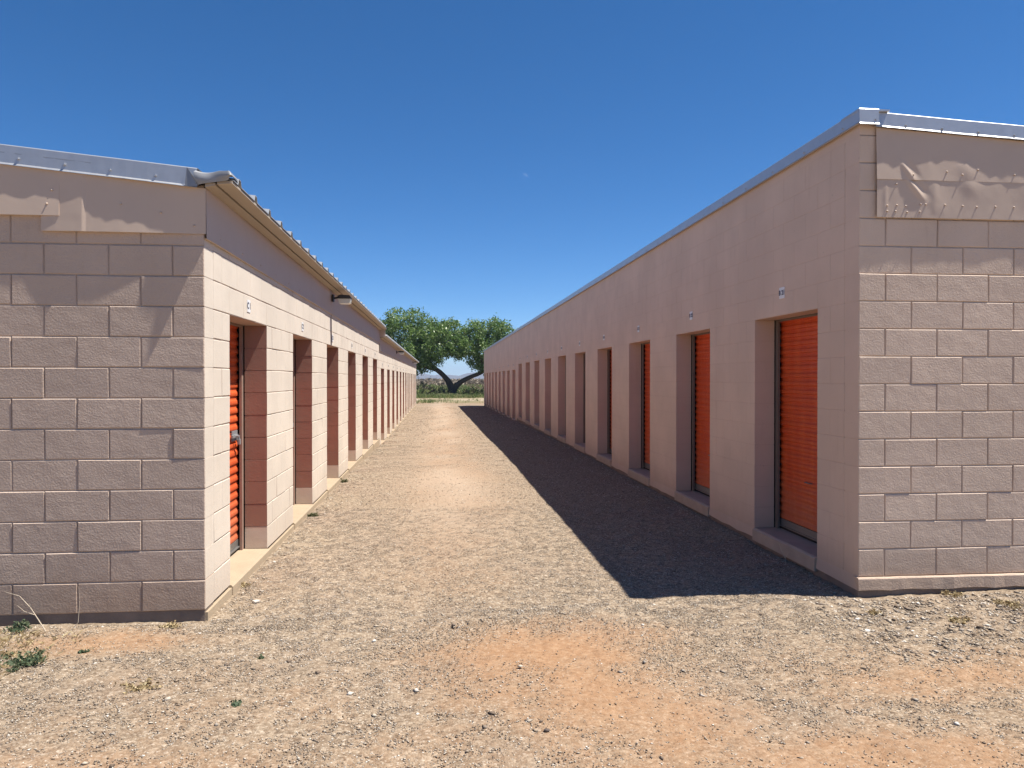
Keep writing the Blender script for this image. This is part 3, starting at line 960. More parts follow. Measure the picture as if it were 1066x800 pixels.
def ground_material():
    m, nt, b = new_mat('gravel_ground')
    co = obj_coords(nt)
    at = N(nt, 'ShaderNodeAttribute', attribute_name='dirt')
    ag = N(nt, 'ShaderNodeAttribute', attribute_name='grassy')
    asn = N(nt, 'ShaderNodeAttribute', attribute_name='sandy')
    vo = N(nt, 'ShaderNodeTexVoronoi', Scale=85.0)
    nt.links.new(co, vo.inputs['Vector'])
    sep = nt.nodes.new('ShaderNodeSeparateColor')
    nt.links.new(vo.outputs['Color'], sep.inputs[0])
    grav = ramp(nt, [(0.0, (0.082, 0.060, 0.044)), (0.18, (0.182, 0.133, 0.090)), (0.45, (0.241, 0.183, 0.125)), (0.75, (0.313, 0.243, 0.171)), (0.92, (0.427, 0.350, 0.259)), (1.0, (0.562, 0.487, 0.389))])
    nt.links.new(sep.outputs[0], grav.inputs[0])
    vo2 = N(nt, 'ShaderNodeTexVoronoi', Scale=38.0)
    nt.links.new(co, vo2.inputs['Vector'])
    sep2 = nt.nodes.new('ShaderNodeSeparateColor')
    nt.links.new(vo2.outputs['Color'], sep2.inputs[0])
    g2 = ramp(nt, [(0.0, (0.109, 0.080, 0.056)), (0.5, (0.249, 0.190, 0.130)), (1.0, (0.382, 0.306, 0.220))])
    nt.links.new(sep2.outputs[0], g2.inputs[0])
    gc = mixc(nt, 0.4, grav.outputs[0], g2.outputs[0])
    dn = noise(nt, co, 22, 8, 0.7)
    dc = ramp(nt, [(0.3, (0.215, 0.112, 0.055)), (0.5, (0.315, 0.176, 0.092)), (0.75, (0.395, 0.255, 0.150))])
    nt.links.new(dn, dc.inputs[0])
    br = noise(nt, co, 30, 6, 0.7)
    f = math_node(nt, 'ADD', at.outputs['Fac'], math_node(nt, 'MULTIPLY', math_node(nt, 'SUBTRACT', br, 0.5), 0.9))
    f = math_node(nt, 'MULTIPLY', ramp_fac(nt, f, 0.05, 1.15), 0.85)
    c = mixc(nt, f, gc, dc.outputs[0])
    big = noise(nt, co, 0.9, 6, 0.6)
    c = mixc(nt, math_node(nt, 'MULTIPLY', ramp_fac(nt, big, 0.45, 0.75), 0.25), c, (0.227, 0.168, 0.126))
    # thin dark soil specks
    sp = ramp_fac(nt, noise(nt, co, 55, 3, 0.5), 0.69, 0.72)
    c = mixc(nt, math_node(nt, 'MULTIPLY', sp, 0.55), c, (0.076, 0.055, 0.042))
    fn = noise(nt, co, 0.35, 8, 0.65)
    field = ramp(nt, [(0.3, (0.143, 0.113, 0.059)), (0.5, (0.218, 0.181, 0.101)), (0.7, (0.109, 0.118, 0.046))])
    nt.links.new(fn, field.inputs[0])
    c = mixc(nt, ag.outputs['Fac'], c, field.outputs[0])
    c = mixc(nt, asn.outputs['Fac'], c, (0.385, 0.305, 0.225))
    nt.links.new(c, b.inputs['Base Color'])
    b.inputs['Roughness'].default_value = 0.95
    b.inputs['Specular IOR Level'].default_value = 0.1
    inv = math_node(nt, 'SUBTRACT', 1.0, vo.outputs['Distance'])
    w = math_node(nt, 'SUBTRACT', 1.0, math_node(nt, 'MULTIPLY', f, 0.8))
    hgt = math_node(nt, 'MULTIPLY', inv, w)
    n1 = bump(nt, b, hgt, 0.7, 0.006)
    bump(nt, b, noise(nt, co, 45, 6, 0.7), 0.6, 0.006, n1)
    return m
M_ground = ground_material()
ground = np_mesh('ground', np.stack([XX, YY, ZZ], -1), faces, M_ground, smooth=True)
tag(ground, 'gravel and orange dirt ground running down the alley', None, None, 'structure')
for nm, arr in (('dirt', dirt_mask(XX, YY)),
                ('grassy', np.clip(np.maximum((YY - 57 - 3*vnoise(XX, YY, 0.4, 31))/4, np.maximum(np.abs(XX - 0.8) - 12.5, 0)/2 * (YY > -5)), 0, 1)),
                ('sandy', np.clip(0.75*np.exp(-((XX - 0.15)/0.62)**2)*np.clip((YY - 6)/5, 0, 1)*np.clip((62 - YY)/6, 0, 1)*np.clip(0.75 + 0.5*vnoise(XX, YY*0.5, 2.0, 36), 0, 1), 0, 1) + 0.9*np.exp(-((YY - 66 - 1.2*vnoise(XX, YY, 0.3, 33))/3.6)**4) * np.clip(0.55 + 0.9*vnoise(XX, YY, 0.5, 34) + 0.25*(XX > 0), 0, 1))):
    a = ground.data.attributes.new(nm, 'FLOAT', 'POINT')
    a.data.foreach_set('value', np.asarray(arr, np.float32).ravel())

# ------------------------------------------------------------------ gravel stones
def stones(n, x0, x1, y0, y1, rmin, rmax, keep, seed):
    r = np.random.default_rng(seed)
    x = r.uniform(x0, x1, n); y = r.uniform(y0, y1, n)
    inside = ((x < LX + 0.03) | (x > RX - 0.04)) & (y > LY - 0.035)
    k = (r.random(n) < keep(x, y)) & ~inside
    x, y = x[k], y[k]
    rad = rmin + (rmax - rmin) * r.random(len(x))**2.2
    return x, y, rad
parts = []
dens = lambda x, y: np.clip(1.0 - 1.05*dirt_mask(x, y)**0.8, 0.012, 1)
parts.append(stones(330000, -3.3, 4.9, 2.5, 5.3, 0.0018, 0.0060, dens, 1))
parts.append(stones(1300, -3.3, 4.9, 2.5, 5.3, 0.006, 0.017, dens, 2))
parts.append(stones(3000, 2.6, 4.9, 4.0, 5.25, 0.006, 0.019, dens, 12))
parts.append(stones(190000, LX, RX, 5.2, 9.5, 0.0022, 0.0060, dens, 3))
parts.append(stones(50000, LX, RX, 9.5, 20, 0.004, 0.010, dens, 4))
parts.append(stones(12000, LX, RX, 20, 50, 0.010, 0.022, dens, 5))
edge = lambda x, y: np.clip(1.3 - np.minimum(np.abs(x - LX), np.abs(x - RX))/0.28, 0, 1)
parts.append(stones(40000, LX, RX, 5.2, 26, 0.004, 0.014, edge, 6))
sx = np.concatenate([p[0] for p in parts]); sy = np.concatenate([p[1] for p in parts]); sr = np.concatenate([p[2] for p in parts])
n = len(sx)
sz = ground_z(sx, sy)
base = np.array([(1,0,0),(-1,0,0),(0,1,0),(0,-1,0),(0,0,1),(0,0,-1)], float)
tri = np.array([(0,2,4),(2,1,4),(1,3,4),(3,0,4),(2,0,5),(1,2,5),(3,1,5),(0,3,5)])
V = base[None] * rng.uniform(0.65, 1.25, (n, 6, 1)) + rng.normal(0, 0.22, (n, 6, 3))
V = V * (sr[:, None, None] * np.stack([rng.uniform(0.8, 1.5, n), rng.uniform(0.8, 1.5, n), rng.uniform(0.35, 0.65, n)], -1)[:, None, :])
ang = rng.uniform(0, 2*math.pi, n); ca, sa = np.cos(ang)[:, None], np.sin(ang)[:, None]
Vx = V[..., 0]*ca - V[..., 1]*sa; Vy = V[..., 0]*sa + V[..., 1]*ca
V = np.stack([Vx + sx[:, None], Vy + sy[:, None], V[..., 2] + (sz + sr*0.18)[:, None]], -1)
F = (tri[None] + (np.arange(n)*6)[:, None, None]).reshape(-1, 3)
mS, nt, b = new_mat('gravel_stone')
g = nt.nodes.new('ShaderNodeNewGeometry')
rp = ramp(nt, [(0.0, (0.07, 0.052, 0.04)), (0.04, (0.17, 0.125, 0.09)), (0.25, (0.22, 0.175, 0.135)), (0.45, (0.34, 0.26, 0.18)), (0.6, (0.30, 0.26, 0.215)), (0.78, (0.42, 0.345, 0.255)), (0.9, (0.50, 0.44, 0.36)), (1.0, (0.68, 0.62, 0.53))])
nt.links.new(g.outputs['Random Per Island'], rp.inputs[0])
nt.links.new(rp.outputs[0], b.inputs['Base Color'])
b.inputs['Roughness'].default_value = 0.9
b.inputs['Specular IOR Level'].default_value = 0.15
gravel = np_mesh('gravel', V.reshape(-1, 3), F, mS)
tag(gravel, 'loose grey and tan gravel stones strewn over the dirt', None, None, 'stuff')

# ------------------------------------------------------------------ foliage tools
def leaf_mat(name, stops, trans=0.25, rough=0.6):
    m, nt, b = new_mat(name)
    g = nt.nodes.new('ShaderNodeNewGeometry')
    rp = ramp(nt, stops)
    nt.links.new(g.outputs['Random Per Island'], rp.inputs[0])
    nt.links.new(rp.outputs[0], b.inputs['Base Color'])
    b.inputs['Roughness'].default_value = rough
    b.inputs['Specular IOR Level'].default_value = 0.3
    if trans:
        tr = nt.nodes.new('ShaderNodeBsdfTranslucent')
        nt.links.new(rp.outputs[0], tr.inputs[0])
        mx = nt.nodes.new('ShaderNodeMixShader'); mx.inputs[0].default_value = trans
        out = nt.nodes['Material Output']
        nt.links.new(b.outputs[0], mx.inputs[1]); nt.links.new(tr.outputs[0], mx.inputs[2])
        nt.links.new(mx.outputs[0], out.inputs['Surface'])
    return m
M_leaf = leaf_mat('tree_leaves', [(0.0, (0.065, 0.12, 0.026)), (0.45, (0.13, 0.22, 0.05)), (0.8, (0.21, 0.31, 0.095)), (1.0, (0.44, 0.52, 0.29))], 0.42, 0.35)
M_shrub = leaf_mat('shrub_leaves', [(0.0, (0.06, 0.075, 0.03)), (0.5, (0.125, 0.135, 0.06)), (1.0, (0.24, 0.225, 0.12))], 0.25)
M_brown = leaf_mat('brush_twigs', [(0.0, (0.13, 0.10, 0.075)), (0.5, (0.22, 0.175, 0.13)), (1.0, (0.33, 0.28, 0.20))], 0.25)
M_grass_far = leaf_mat('field_grass', [(0.0, (0.06, 0.13, 0.025)), (0.45, (0.13, 0.19, 0.05)), (0.75, (0.28, 0.27, 0.11)), (1.0, (0.42, 0.37, 0.20))], 0.3)
M_straw = leaf_mat('dry_straw', [(0.0, (0.25, 0.18, 0.09)), (0.5, (0.42, 0.32, 0.17)), (1.0, (0.58, 0.48, 0.28))], 0.2)
M_weed = leaf_mat('weed_leaves', [(0.0, (0.055, 0.085, 0.045)), (0.5, (0.10, 0.14, 0.075)), (1.0, (0.18, 0.20, 0.11))], 0.25)
M_twig = simple('dry_twig', (0.48, 0.40, 0.30), rough=0.85, var=0.2, vs=20)

def leaves(centres, size, rs, flat=0.0):
    """one four-cornered leaf per centre, random tilt; returns verts, faces"""
    n = len(centres)
    d = rs.normal(0, 1, (n, 3)); d[:, 2] *= (1 - flat); d /= np.linalg.norm(d, axis=1, keepdims=True)
    h = rs.normal(0, 1, (n, 3)); h[:, 2] += flat
    w = np.cross(d, h); w /= np.linalg.norm(w, axis=1, keepdims=True) + 1e-9
    s = size * rs.uniform(0.6, 1.35, (n, 1))
    v = np.stack([centres - d*s*0.55, centres + w*s*0.32 + d*s*0.02, centres + d*s*0.55, centres - w*s*0.32 - d*s*0.02], 1)
    f = np.arange(n*4).reshape(n, 4)
    return v.reshape(-1, 3), f

def blob_points(lobes, per, rs, twig=0.42, fill=0.35):
    """points in small clumps spread over the lobes' surfaces and, thinner, inside"""
    out = []
    for (x, y, z, r) in lobes:
        k = max(6, int(per * r * r))
        d = rs.normal(0, 1, (k, 3)); d /= np.linalg.norm(d, axis=1, keepdims=True)
        rr = r * np.where(rs.random(k) < fill, rs.random(k)**0.5, rs.uniform(0.78, 1.12, k))
        c = np.array([x, y, z]) + d * rr[:, None]
        m = rs.integers(14, 40, k)
        cc = np.repeat(c, m, 0)
        out.append(cc + rs.normal(0, twig, cc.shape) * np.array([1, 1, 0.8]))
    return np.concatenate(out)

# ------------------------------------------------------------------ the tree at the end of the alley
TX, TY = 1.39, 80.0
tz = float(ground_z(TX, TY)) - 0.05
tree = empty('broadleaf_tree', (TX, TY, tz), 'large forked tree with a wide green crown at the far end of the alley', 'tree')
rs = np.random.default_rng(21)
def limb(mb, pts, rad, sides=10):
    P = [Vector(p) for p in pts]
    fine, fr = [], []
    for i in range(len(P) - 1):
        p0 = P[i-1] if i else P[i]; p1, p2 = P[i], P[i+1]; p3 = P[i+2] if i + 2 < len(P) else P[i+1]
        for k in range(4):
            t = k/4
            fine.append(0.5*((2*p1) + (p2-p0)*t + (2*p0-5*p1+4*p2-p3)*t*t + (3*p1-p0-3*p2+p3)*t**3))
            fr.append(rad[i]*(1-t) + rad[i+1]*t)
    fine.append(P[-1]); fr.append(rad[-1])
    vs, fs = [], []
    for i, (p, r) in enumerate(zip(fine, fr)):
        d = (fine[min(i+1, len(fine)-1)] - fine[max(i-1, 0)]).normalized()
        u = d.cross(Vector((0.1, 1, 0.05))).normalized(); w = d.cross(u)
        for k in range(sides):
            t = 2*math.pi*k/sides
            q = r*(1 + 0.12*math.sin(3*t + i*0.7) + random.uniform(-0.05, 0.05))
            vs.append(p + (u*math.cos(t) + w*math.sin(t))*q)
    for i in range(len(fine) - 1):
        for k in range(sides):
            fs.append((i*sides+k, i*sides+(k+1) % sides, (i+1)*sides+(k+1) % sides, (i+1)*sides+k))
    mb.add(vs, fs)
mb = MB()
limb(mb, [(0, 0, -0.2), (-0.02, 0, 0.35), (-0.1, 0, 0.85), (-0.45, 0.1, 1.6), (-1.3, 0.2, 2.45), (-2.4, 0.1, 3.4), (-3.6, 0.4, 5.0), (-4.6, 0.4, 6.6)], [0.75, 0.46, 0.42, 0.30, 0.25, 0.20, 0.14, 0.06])
limb(mb, [(0.1, 0, 0.2), (0.25, 0, 0.8), (0.75, -0.1, 1.35), (1.9, -0.3, 1.95), (3.3, -0.4, 2.6), (4.6, -0.2, 3.6), (5.6, 0.2, 5.0)], [0.42, 0.35, 0.27, 0.22, 0.18, 0.14, 0.06])
limb(mb, [(-1.6, 0.2, 2.7), (-3.0, -0.5, 3.1), (-4.8, -0.8, 3.6), (-6.4, -0.6, 4.4)], [0.2, 0.15, 0.1, 0.04], 8)
limb(mb, [(3.2, -0.4, 2.55), (3.0, 0.3, 3.6), (2.7, 0.5, 4.8), (3.4, 0.4, 6.4)], [0.2, 0.14, 0.1, 0.04], 8)
limb(mb, [(-2.4, 0.1, 3.4), (-2.3, -0.8, 4.8), (-1.6, -1.0, 6.2)], [0.18, 0.12, 0.04], 8)
for _ in range(46):
    a = Vector(random.choice([(-3.6,.4,5.0), (-2.4,.1,3.6), (-3.0,.4,4.4), (2.7,.5,4.8), (4.6,-.2,3.6), (-4.8,-.8,3.6), (3.3,-.4,2.8), (-2.3,-.8,4.8)]))
    e = a + Vector((random.uniform(-2, 2), random.uniform(-2, 2), random.uniform(0.2, 2.4)))
    limb(mb, [a, (a+e)/2 + Vector((0, 0, random.uniform(-.2, .3))), e], [0.07, 0.045, 0.02], 6)
mb.build('trunk', M_bark, tree, smooth=True)
lobes = [(-5.2,0.5,6.0,2.1), (-6.8,0.2,6.3,1.7), (-5.6,-0.6,7.6,1.55), (-4.2,0.6,7.9,1.4), (-7.4,-0.3,4.2,1.7), (-5.4,-1.5,4.0,1.5), (-4.2,1.2,3.7,1.2), (-3.0,0.2,6.7,1.6),
         (-1.6,-0.8,5.7,1.7), (-0.9,0.9,6.8,1.2), (0.2,0.2,6.2,1.6), (1.7,-0.5,5.9,1.7), (0.6,-1.4,4.9,1.1), (3.9,0.2,6.4,1.7), (3.2,-0.9,4.6,1.3), (5.4,0.3,5.7,1.8), (5.0,-0.4,7.1,1.2),
         (2.4,1.0,3.9,1.0), (-2.6,-1.3,4.3,1.3), (-1.2,-1.4,4.2,0.9), (6.6,-0.3,4.2,1.9), (3.6,0.4,3.1,0.8), (-6.0,1.0,2.9,1.2), (7.6,0.4,5.6,1.5), (-3.6,-1.0,5.4,1.5), (0.2,2.0,5.4,1.5), (-6.6,-1.2,2.9,1.3), (-4.6,-0.6,2.7,0.9), (5.6,-0.8,3.1,1.1), (0.9,0.8,5.0,1.0), (-0.4,-0.4,4.9,0.8), (2.9,-0.3,3.4,0.9), (-3.4,0.8,3.9,1.2), (-0.4,0.2,6.8,1.2), (2.7,0.2,6.5,1.3), (-2.7,-0.6,3.3,0.8), (4.6,-0.5,3.2,1.0), (-3.5,2.2,5.8,1.9), (4.2,2.2,5.4,1.8), (-1.8,-0.2,7.4,0.9), (2.4,0.3,7.0,1.0)]
pts = blob_points(lobes, 28.0, rs, 0.23, 0.25)
# hanging sprays along the lower rim
sp = []
for _ in range(60):
    x = rs.uniform(-7.5, 6.5); z0 = 3.4 - 0.5*abs(math.sin(x*1.3)) + (0.9 if -1.6 < x < 1.2 else 0)
    if -2.0 < x < 2.0: continue
    k = rs.integers(10, 30)
    sp.append(np.array([x, rs.uniform(-1.6, 1.2), z0]) + rs.normal(0, 1, (k, 3))*np.array([0.25, 0.25, 0.35]))
pts = np.concatenate([pts] + sp)
v, f = leaves(pts, 0.20, rs, 0.25)
np_mesh('crown', v, f, M_leaf, tree)

# ------------------------------------------------------------------ shrubs, brush and field grass beyond the alley
def shrub(name, x, y, lob, mat, label, per=16, size=0.16, twigs=True):
    z = float(ground_z(x, y))
    o = empty(name, (x, y, z - 0.03), label, 'shrub', 'shrubs in the field beyond the alley')
    r = np.random.default_rng(int(abs(x*31 + y*7)) + 3)
    p = blob_points(lob, per, r, 0.16, 0.4)
    p = p[p[:, 2] > 0.02]
    v, f = leaves(p, size, r, 0.1)
    np_mesh('foliage', v, f, mat, o)
    mb = MB()
    for (lx, ly, lz, lr) in lob:
        for _ in range(3):
            e = Vector((lx + random.uniform(-.6, .6)*lr, ly + random.uniform(-.6, .6)*lr, lz + random.uniform(0, .8)*lr))
            mb.tube([(lx*0.3, ly*0.3, 0), ((lx*0.3 + e.x)/2 + random.uniform(-.1, .1), (ly*0.3 + e.y)/2, e.z*0.55), tuple(e)], [0.05, 0.035, 0.012], 5)
    mb.build('stem', M_bark, o)
    return o
shrub('field_shrub', -1.9, 78.5, [(-1.0,0,0.5,0.7), (0.3,0.2,0.6,0.8), (1.4,-.2,0.4,0.6)], M_shrub, 'low dark green shrub left of the trunk, close to the end of the left building')
shrub('field_shrub', 0.35, 79.2, [(-0.5,0,0.35,0.5), (0.4,0.1,0.35,0.45)], M_shrub, 'small dark shrub tucked against the left foot of the forked tree')
shrub('field_shrub', 3.6, 78.8, [(-1.1,0,0.4,0.6), (0.1,0.2,0.5,0.7), (1.3,-.1,0.45,0.65)], M_shrub, 'wide low shrub right of the trunk, beside the end of the right building')
shrub('field_shrub', -2.3, 96, [(-0.8,0,0.5,0.8), (0.6,0.3,0.6,0.9)], M_brown, 'brown bare-looking shrub behind the tree on its left', 14, 0.2)
shrub('field_shrub', 5.0, 93, [(-0.9,0,0.5,0.8), (0.7,0.1,0.7,0.9)], M_brown, 'brown twiggy shrub behind the tree on its right', 14, 0.2)
shrub('field_shrub', 1.6, 104, [(-0.9,0,0.4,0.6), (0.9,0.3,0.5,0.7)], M_shrub, 'olive shrub in the field seen through the fork of the tree', 14, 0.2)
def tree_like(x, y, s, label):
    o = empty('mesquite_tree', (x, y, float(ground_z(x, y)) - 0.03), label, 'tree')
    r = np.random.default_rng(int(abs(x)*13 + y))
    lob = [(-1.4*s,0,2.1*s,1.0*s), (0.2*s,0.5*s,2.7*s,1.2*s), (1.5*s,-.3*s,2.2*s,1.0*s)]
    v, f = leaves(blob_points(lob, 14/s, r, 0.25, 0.4), 0.24, r, 0.1)
    np_mesh('crown', v, f, M_shrub, o)
    mb = MB()
    limb(mb, [(0,0,-.1), (-.2*s,0,0.8*s), (-1.2*s,0,2.0*s)], [.16*s,.12*s,.04*s], 7)
    limb(mb, [(0.1,0,0), (.4*s,.1*s,0.9*s), (1.3*s,-.2*s,2.0*s)], [.14*s,.1*s,.03*s], 7)
    mb.build('trunk', M_bark, o, smooth=True)
tree_like(-16, 70, 1.3, 'rounded mesquite tree standing out in the field behind the left building')
tree_like(22, 76, 1.4, 'rounded mesquite tree standing out in the field behind the right building')

rs = np.random.default_rng(5)
bx, by, bl = [], [], []
for _ in range(1500):
    y = 150 * math.exp(rs.random() * 1.7)
    x = rs.uniform(-0.9, 1.0) * y * 0.8
    bl.append((x, y, float(ground_z(x, y)) + rs.uniform(0.1, 0.5), rs.uniform(0.7, 1.5)))
# denser inside the wedge the alley frames
for _ in range(500):
    y = 150 * math.exp(rs.random() * 1.4)
    x = rs.uniform(-0.06, 0.10) * y
    bl.append((x, y, float(ground_z(x, y)) + rs.uniform(0.1, 0.5), rs.uniform(0.6, 1.4)))
P = []
for (x, y, z, r) in bl:
    k = 60
    d = rs.normal(0, 1, (k, 3)); d /= np.linalg.norm(d, axis=1, keepdims=True); d[:, 2] = np.abs(d[:, 2])
    P.append(np.array([x, y, z]) + d * r * rs.uniform(0.5, 1.1, (k, 1)) * np.array([1.3, 1.3, 1.0]))
P = np.concatenate(P)
v, f = leaves(P, 0.55, rs, 0.1)
brush = np_mesh('brush', v, f, M_brown)
tag(brush, 'brown desert scrub covering the plain towards the hills', None, None, 'stuff')

def blades(px, py, hmin, hmax, w, lean, rs, z_add=0.0):
    n = len(px)
    z = ground_z(px, py) + z_add
    h = rs.uniform(hmin, hmax, n)
    a = rs.uniform(0, 2*math.pi, n)
    l = rs.uniform(0.1, 1.0, n) * lean * h
    b2 = rs.uniform(0, math.pi, n)
    wx, wy = np.cos(b2)*w*0.5, np.sin(b2)*w*0.5
    v = np.stack([np.stack([px - wx, py - wy, z - 0.01], -1), np.stack([px + wx, py + wy, z - 0.01], -1),
                  np.stack([px + np.cos(a)*l*0.4 + wx*0.6, py + np.sin(a)*l*0.4 + wy*0.6, z + h*0.6], -1),
                  np.stack([px + np.cos(a)*l, py + np.sin(a)*l, z + h], -1)], 1)
    return v.reshape(-1, 3), np.arange(n*4).reshape(n, 4)
def tufted(n, x0, x1, y0, y1, keep, rs, per=12, spread=0.12):
    x = rs.uniform(x0, x1, n); y = rs.uniform(y0, y1, n)
    k = rs.random(n) < keep(x, y)
    x, y = x[k], y[k]
    x = np.repeat(x, per) + rs.normal(0, spread, len(x)*per); y = np.repeat(y, per) + rs.normal(0, spread, len(y)*per)
    return x, y
road_free = lambda x, y: np.where(np.abs(y - 66) < 3.6, 0.10, 1.0)
gx, gy = tufted(9000, -16, 18, 56, 110, lambda x, y: road_free(x, y) * np.clip(0.6 + vnoise(x, y, 0.4, 41), 0, 1) * np.where((y < 62) & (x > -0.4), 0.15, 1), rs, 10, 0.16)
v, f = blades(gx, gy, 0.06, 0.26, 0.035, 0.8, rs)
gx2, gy2 = tufted(1500, -4, 8, 69, 80, lambda x, y: np.clip(0.5 + vnoise(x, y, 0.6, 42), 0, 1), rs, 12, 0.18)
v2, f2 = blades(gx2, gy2, 0.12, 0.35, 0.05, 0.6, rs)
gx3, gy3 = tufted(5000, -14, 26, 84, 190, lambda x, y: np.clip(0.65 + vnoise(x, y, 0.2, 43), 0, 1), rs, 9, 0.5)
v3, f3 = blades(gx3, gy3, 0.25, 0.75, 0.10, 0.6, rs)
fg = np_mesh('field_grass', np.concatenate([v, v2, v3]), np.concatenate([f, f2 + len(v), f3 + len(v) + len(v2)]), M_grass_far)
tag(fg, 'green and straw coloured grass of the field beyond the alley', None, None, 'stuff')

# ------------------------------------------------------------------ weeds and litter near the camera
def weed(name, x, y, n, h, spread, mat, label, cat='weed', lf=0.018):
    z = float(ground_z(x, y))
    o = empty(name, (x, y, z - 0.004), label, cat)
    r = np.random.default_rng(int(abs(x*977 + y*131)) + 1)
    mb = MB()
    pts = []
    for _ in range(n):
        a = r.uniform(0, 2*math.pi); L = h*r.uniform(0.5, 1.1); out = spread*r.uniform(0.3, 1.0)
        p0 = Vector((r.normal(0, spread*0.25), r.normal(0, spread*0.25), 0))
        p2 = p0 + Vector((math.cos(a)*out, math.sin(a)*out, L*r.uniform(0.4, 1)))
        p1 = (p0 + p2)/2 + Vector((0, 0, L*0.2))
        mb.tube([p0, p1, p2], [0.0018, 0.0014, 0.0008], 4)
        for t in np.linspace(0.25, 1, 7):
            q = p0*(1-t)**2 + p1*2*t*(1-t) + p2*t*t
            for _k in range(3):
                pts.append(np.array(q) + r.normal(0, 0.007, 3))
    mb.build('stem', mat, o)
    v, f = leaves(np.array(pts), lf, r, 0.2)
    v[:, 2] = np.maximum(v[:, 2], 0.001)
    np_mesh('foliage', v, f, mat, o)
    return o
weed('weed', -2.62, 4.40, 40, 0.05, 0.24, M_weed, 'green weed patch on the gravel at the left edge, in front of the end wall')
weed('weed', -2.33, 4.48, 26, 0.07, 0.12, M_weed, 'smaller bright green weed just right of the big weed patch at the left edge')
weed('weed', -2.40, 4.08, 20, 0.045, 0.11, M_weed, 'flat green weed lowest at the left edge of the gravel')
weed('weed', -2.68, 5.08, 16, 0.07, 0.07, M_weed, 'dark green sprig growing against the foot of the left end wall')
weed('weed', -2.10, 4.63, 5, 0.012, 0.025, M_weed, 'tiny green seedling on the dirt a little in front of the left end wall')
weed('weed', -1.02, 4.42, 4, 0.012, 0.022, M_weed, 'tiny green seedling alone on the gravel left of the orange dirt')
weed('weed', -1.00, 3.82, 6, 0.010, 0.05, M_weed, 'thin grey green weed lying flat on the gravel towards the camera')
weed('dry_tuft', 2.95, 4.85, 10, 0.02, 0.05, M_straw, 'dry straw tuft on the gravel just in front of the shaded corner', 'dry grass')
weed('dry_tuft', 3.42, 4.62, 12, 0.025, 0.07, M_straw, 'dry tan tuft in front of the right end wall, nearest its corner', 'dry grass')
weed('dry_tuft', 3.95, 4.86, 14, 0.03, 0.09, M_straw, 'wide dry tuft among stones close to the right end wall', 'dry grass')
weed('dry_tuft', 3.92, 4.36, 10, 0.025, 0.06, M_straw, 'small dry tuft at the right edge of the gravel', 'dry grass')
weed('dry_tuft', -1.55, 4.05, 12, 0.025, 0.08, M_straw, 'dry yellow tuft on the gravel left of the middle', 'dry grass')

weed('dry_tuft', -1.49, 9.0, 12, 0.05, 0.07, M_shrub, 'dull green tuft at the foot of the sunlit wall before the third doorway', 'weed')
weed('dry_tuft', -1.48, 11.9, 14, 0.06, 0.09, M_shrub, 'dull green tuft at the foot of the sunlit wall past the third doorway', 'weed')
weed('dry_tuft', -1.53, 6.05, 10, 0.02, 0.06, M_straw, 'straw litter lying against the sill of the nearest sunlit doorway', 'dry grass')
weed('dry_tuft', -1.75, 5.08, 12, 0.03, 0.06, M_straw, 'dry straw tuft against the left end wall close to its corner', 'dry grass')
weed('dry_tuft', 3.75, 5.14, 12, 0.03, 0.06, M_straw, 'dry straw tuft pressed against the ledge of the right end wall', 'dry grass')

# dry branching weed against the left end wall
def dry_weed(x, y, label, stems, leafy=None):
    o = empty('dry_weed', (x, y, float(ground_z(x, y)) - 0.01), label, 'weed')
    mb = MB()
    for pts, r0 in stems:
        k = len(pts)
        mb.tube(pts, [r0*(1 - 0.75*i/(k-1)) for i in range(k)], 6)
    mb.build('stem', M_twig, o)
    return o
dry_weed(-2.49, 5.03, 'dead branching weed bleached pale against the foot of the left end wall',
         [([(0,0,0), (-0.06,0.02,0.08), (-0.115,0.03,0.16), (-0.18,0.03,0.235), (-0.27,0.03,0.265)], 0.0042),
          ([(-0.085,0.02,0.115), (-0.15,0.03,0.135), (-0.19,0.02,0.18)], 0.0025),
          ([(-0.112,0.025,0.155), (-0.115,0.02,0.19)], 0.002),
          ([(-0.02,-0.01,0.0), (-0.09,-0.02,0.03), (-0.14,-0.01,0.06)], 0.002),
          ([(0.01,0,0), (0.02,0.0,0.03), (0.015,-.01,0.07)], 0.0018)])
dry_weed(-2.36, 5.04, 'thin upright dry stalk standing against the left end wall beside the dead branching weed',
         [([(0,0,0), (0.05,0.01,0.06), (0.055,0.02,0.18), (0.045,0.03,0.29)], 0.0026), ([(0.052,0.02,0.2), (0.08,0.02,0.25)], 0.0018), ([(0.0,0,0), (-0.03,-0.02,0.03)], 0.002)])
dry_weed(2.98, 6.20, 'pale dead stalk standing in the shade below the nearest orange door',
         [([(0,0,0), (0.0,0.02,0.06), (-0.02,0.05,0.12), (-0.02,0.09,0.17)], 0.0030), ([(0.0,0.02,0.06), (0.03,0.0,0.12)], 0.002)])

rs = np.random.default_rng(9)
tx_, ty_ = tufted(1000, -3.3, -1.9, 3.9, 5.12, lambda x, y: np.clip(1.2 - np.hypot((x + 2.95)/0.75, (y - 4.65)/0.5), 0, 1), rs, 7, 0.02)
ok = ty_ < 5.12
v, f = blades(tx_[ok], ty_[ok], 0.008, 0.030, 0.004, 3.0, rs)
straw = np_mesh('dry_grass', v, f, M_straw)
tag(straw, 'flattened dry straw around the weeds at the left edge', None, None, 'stuff')

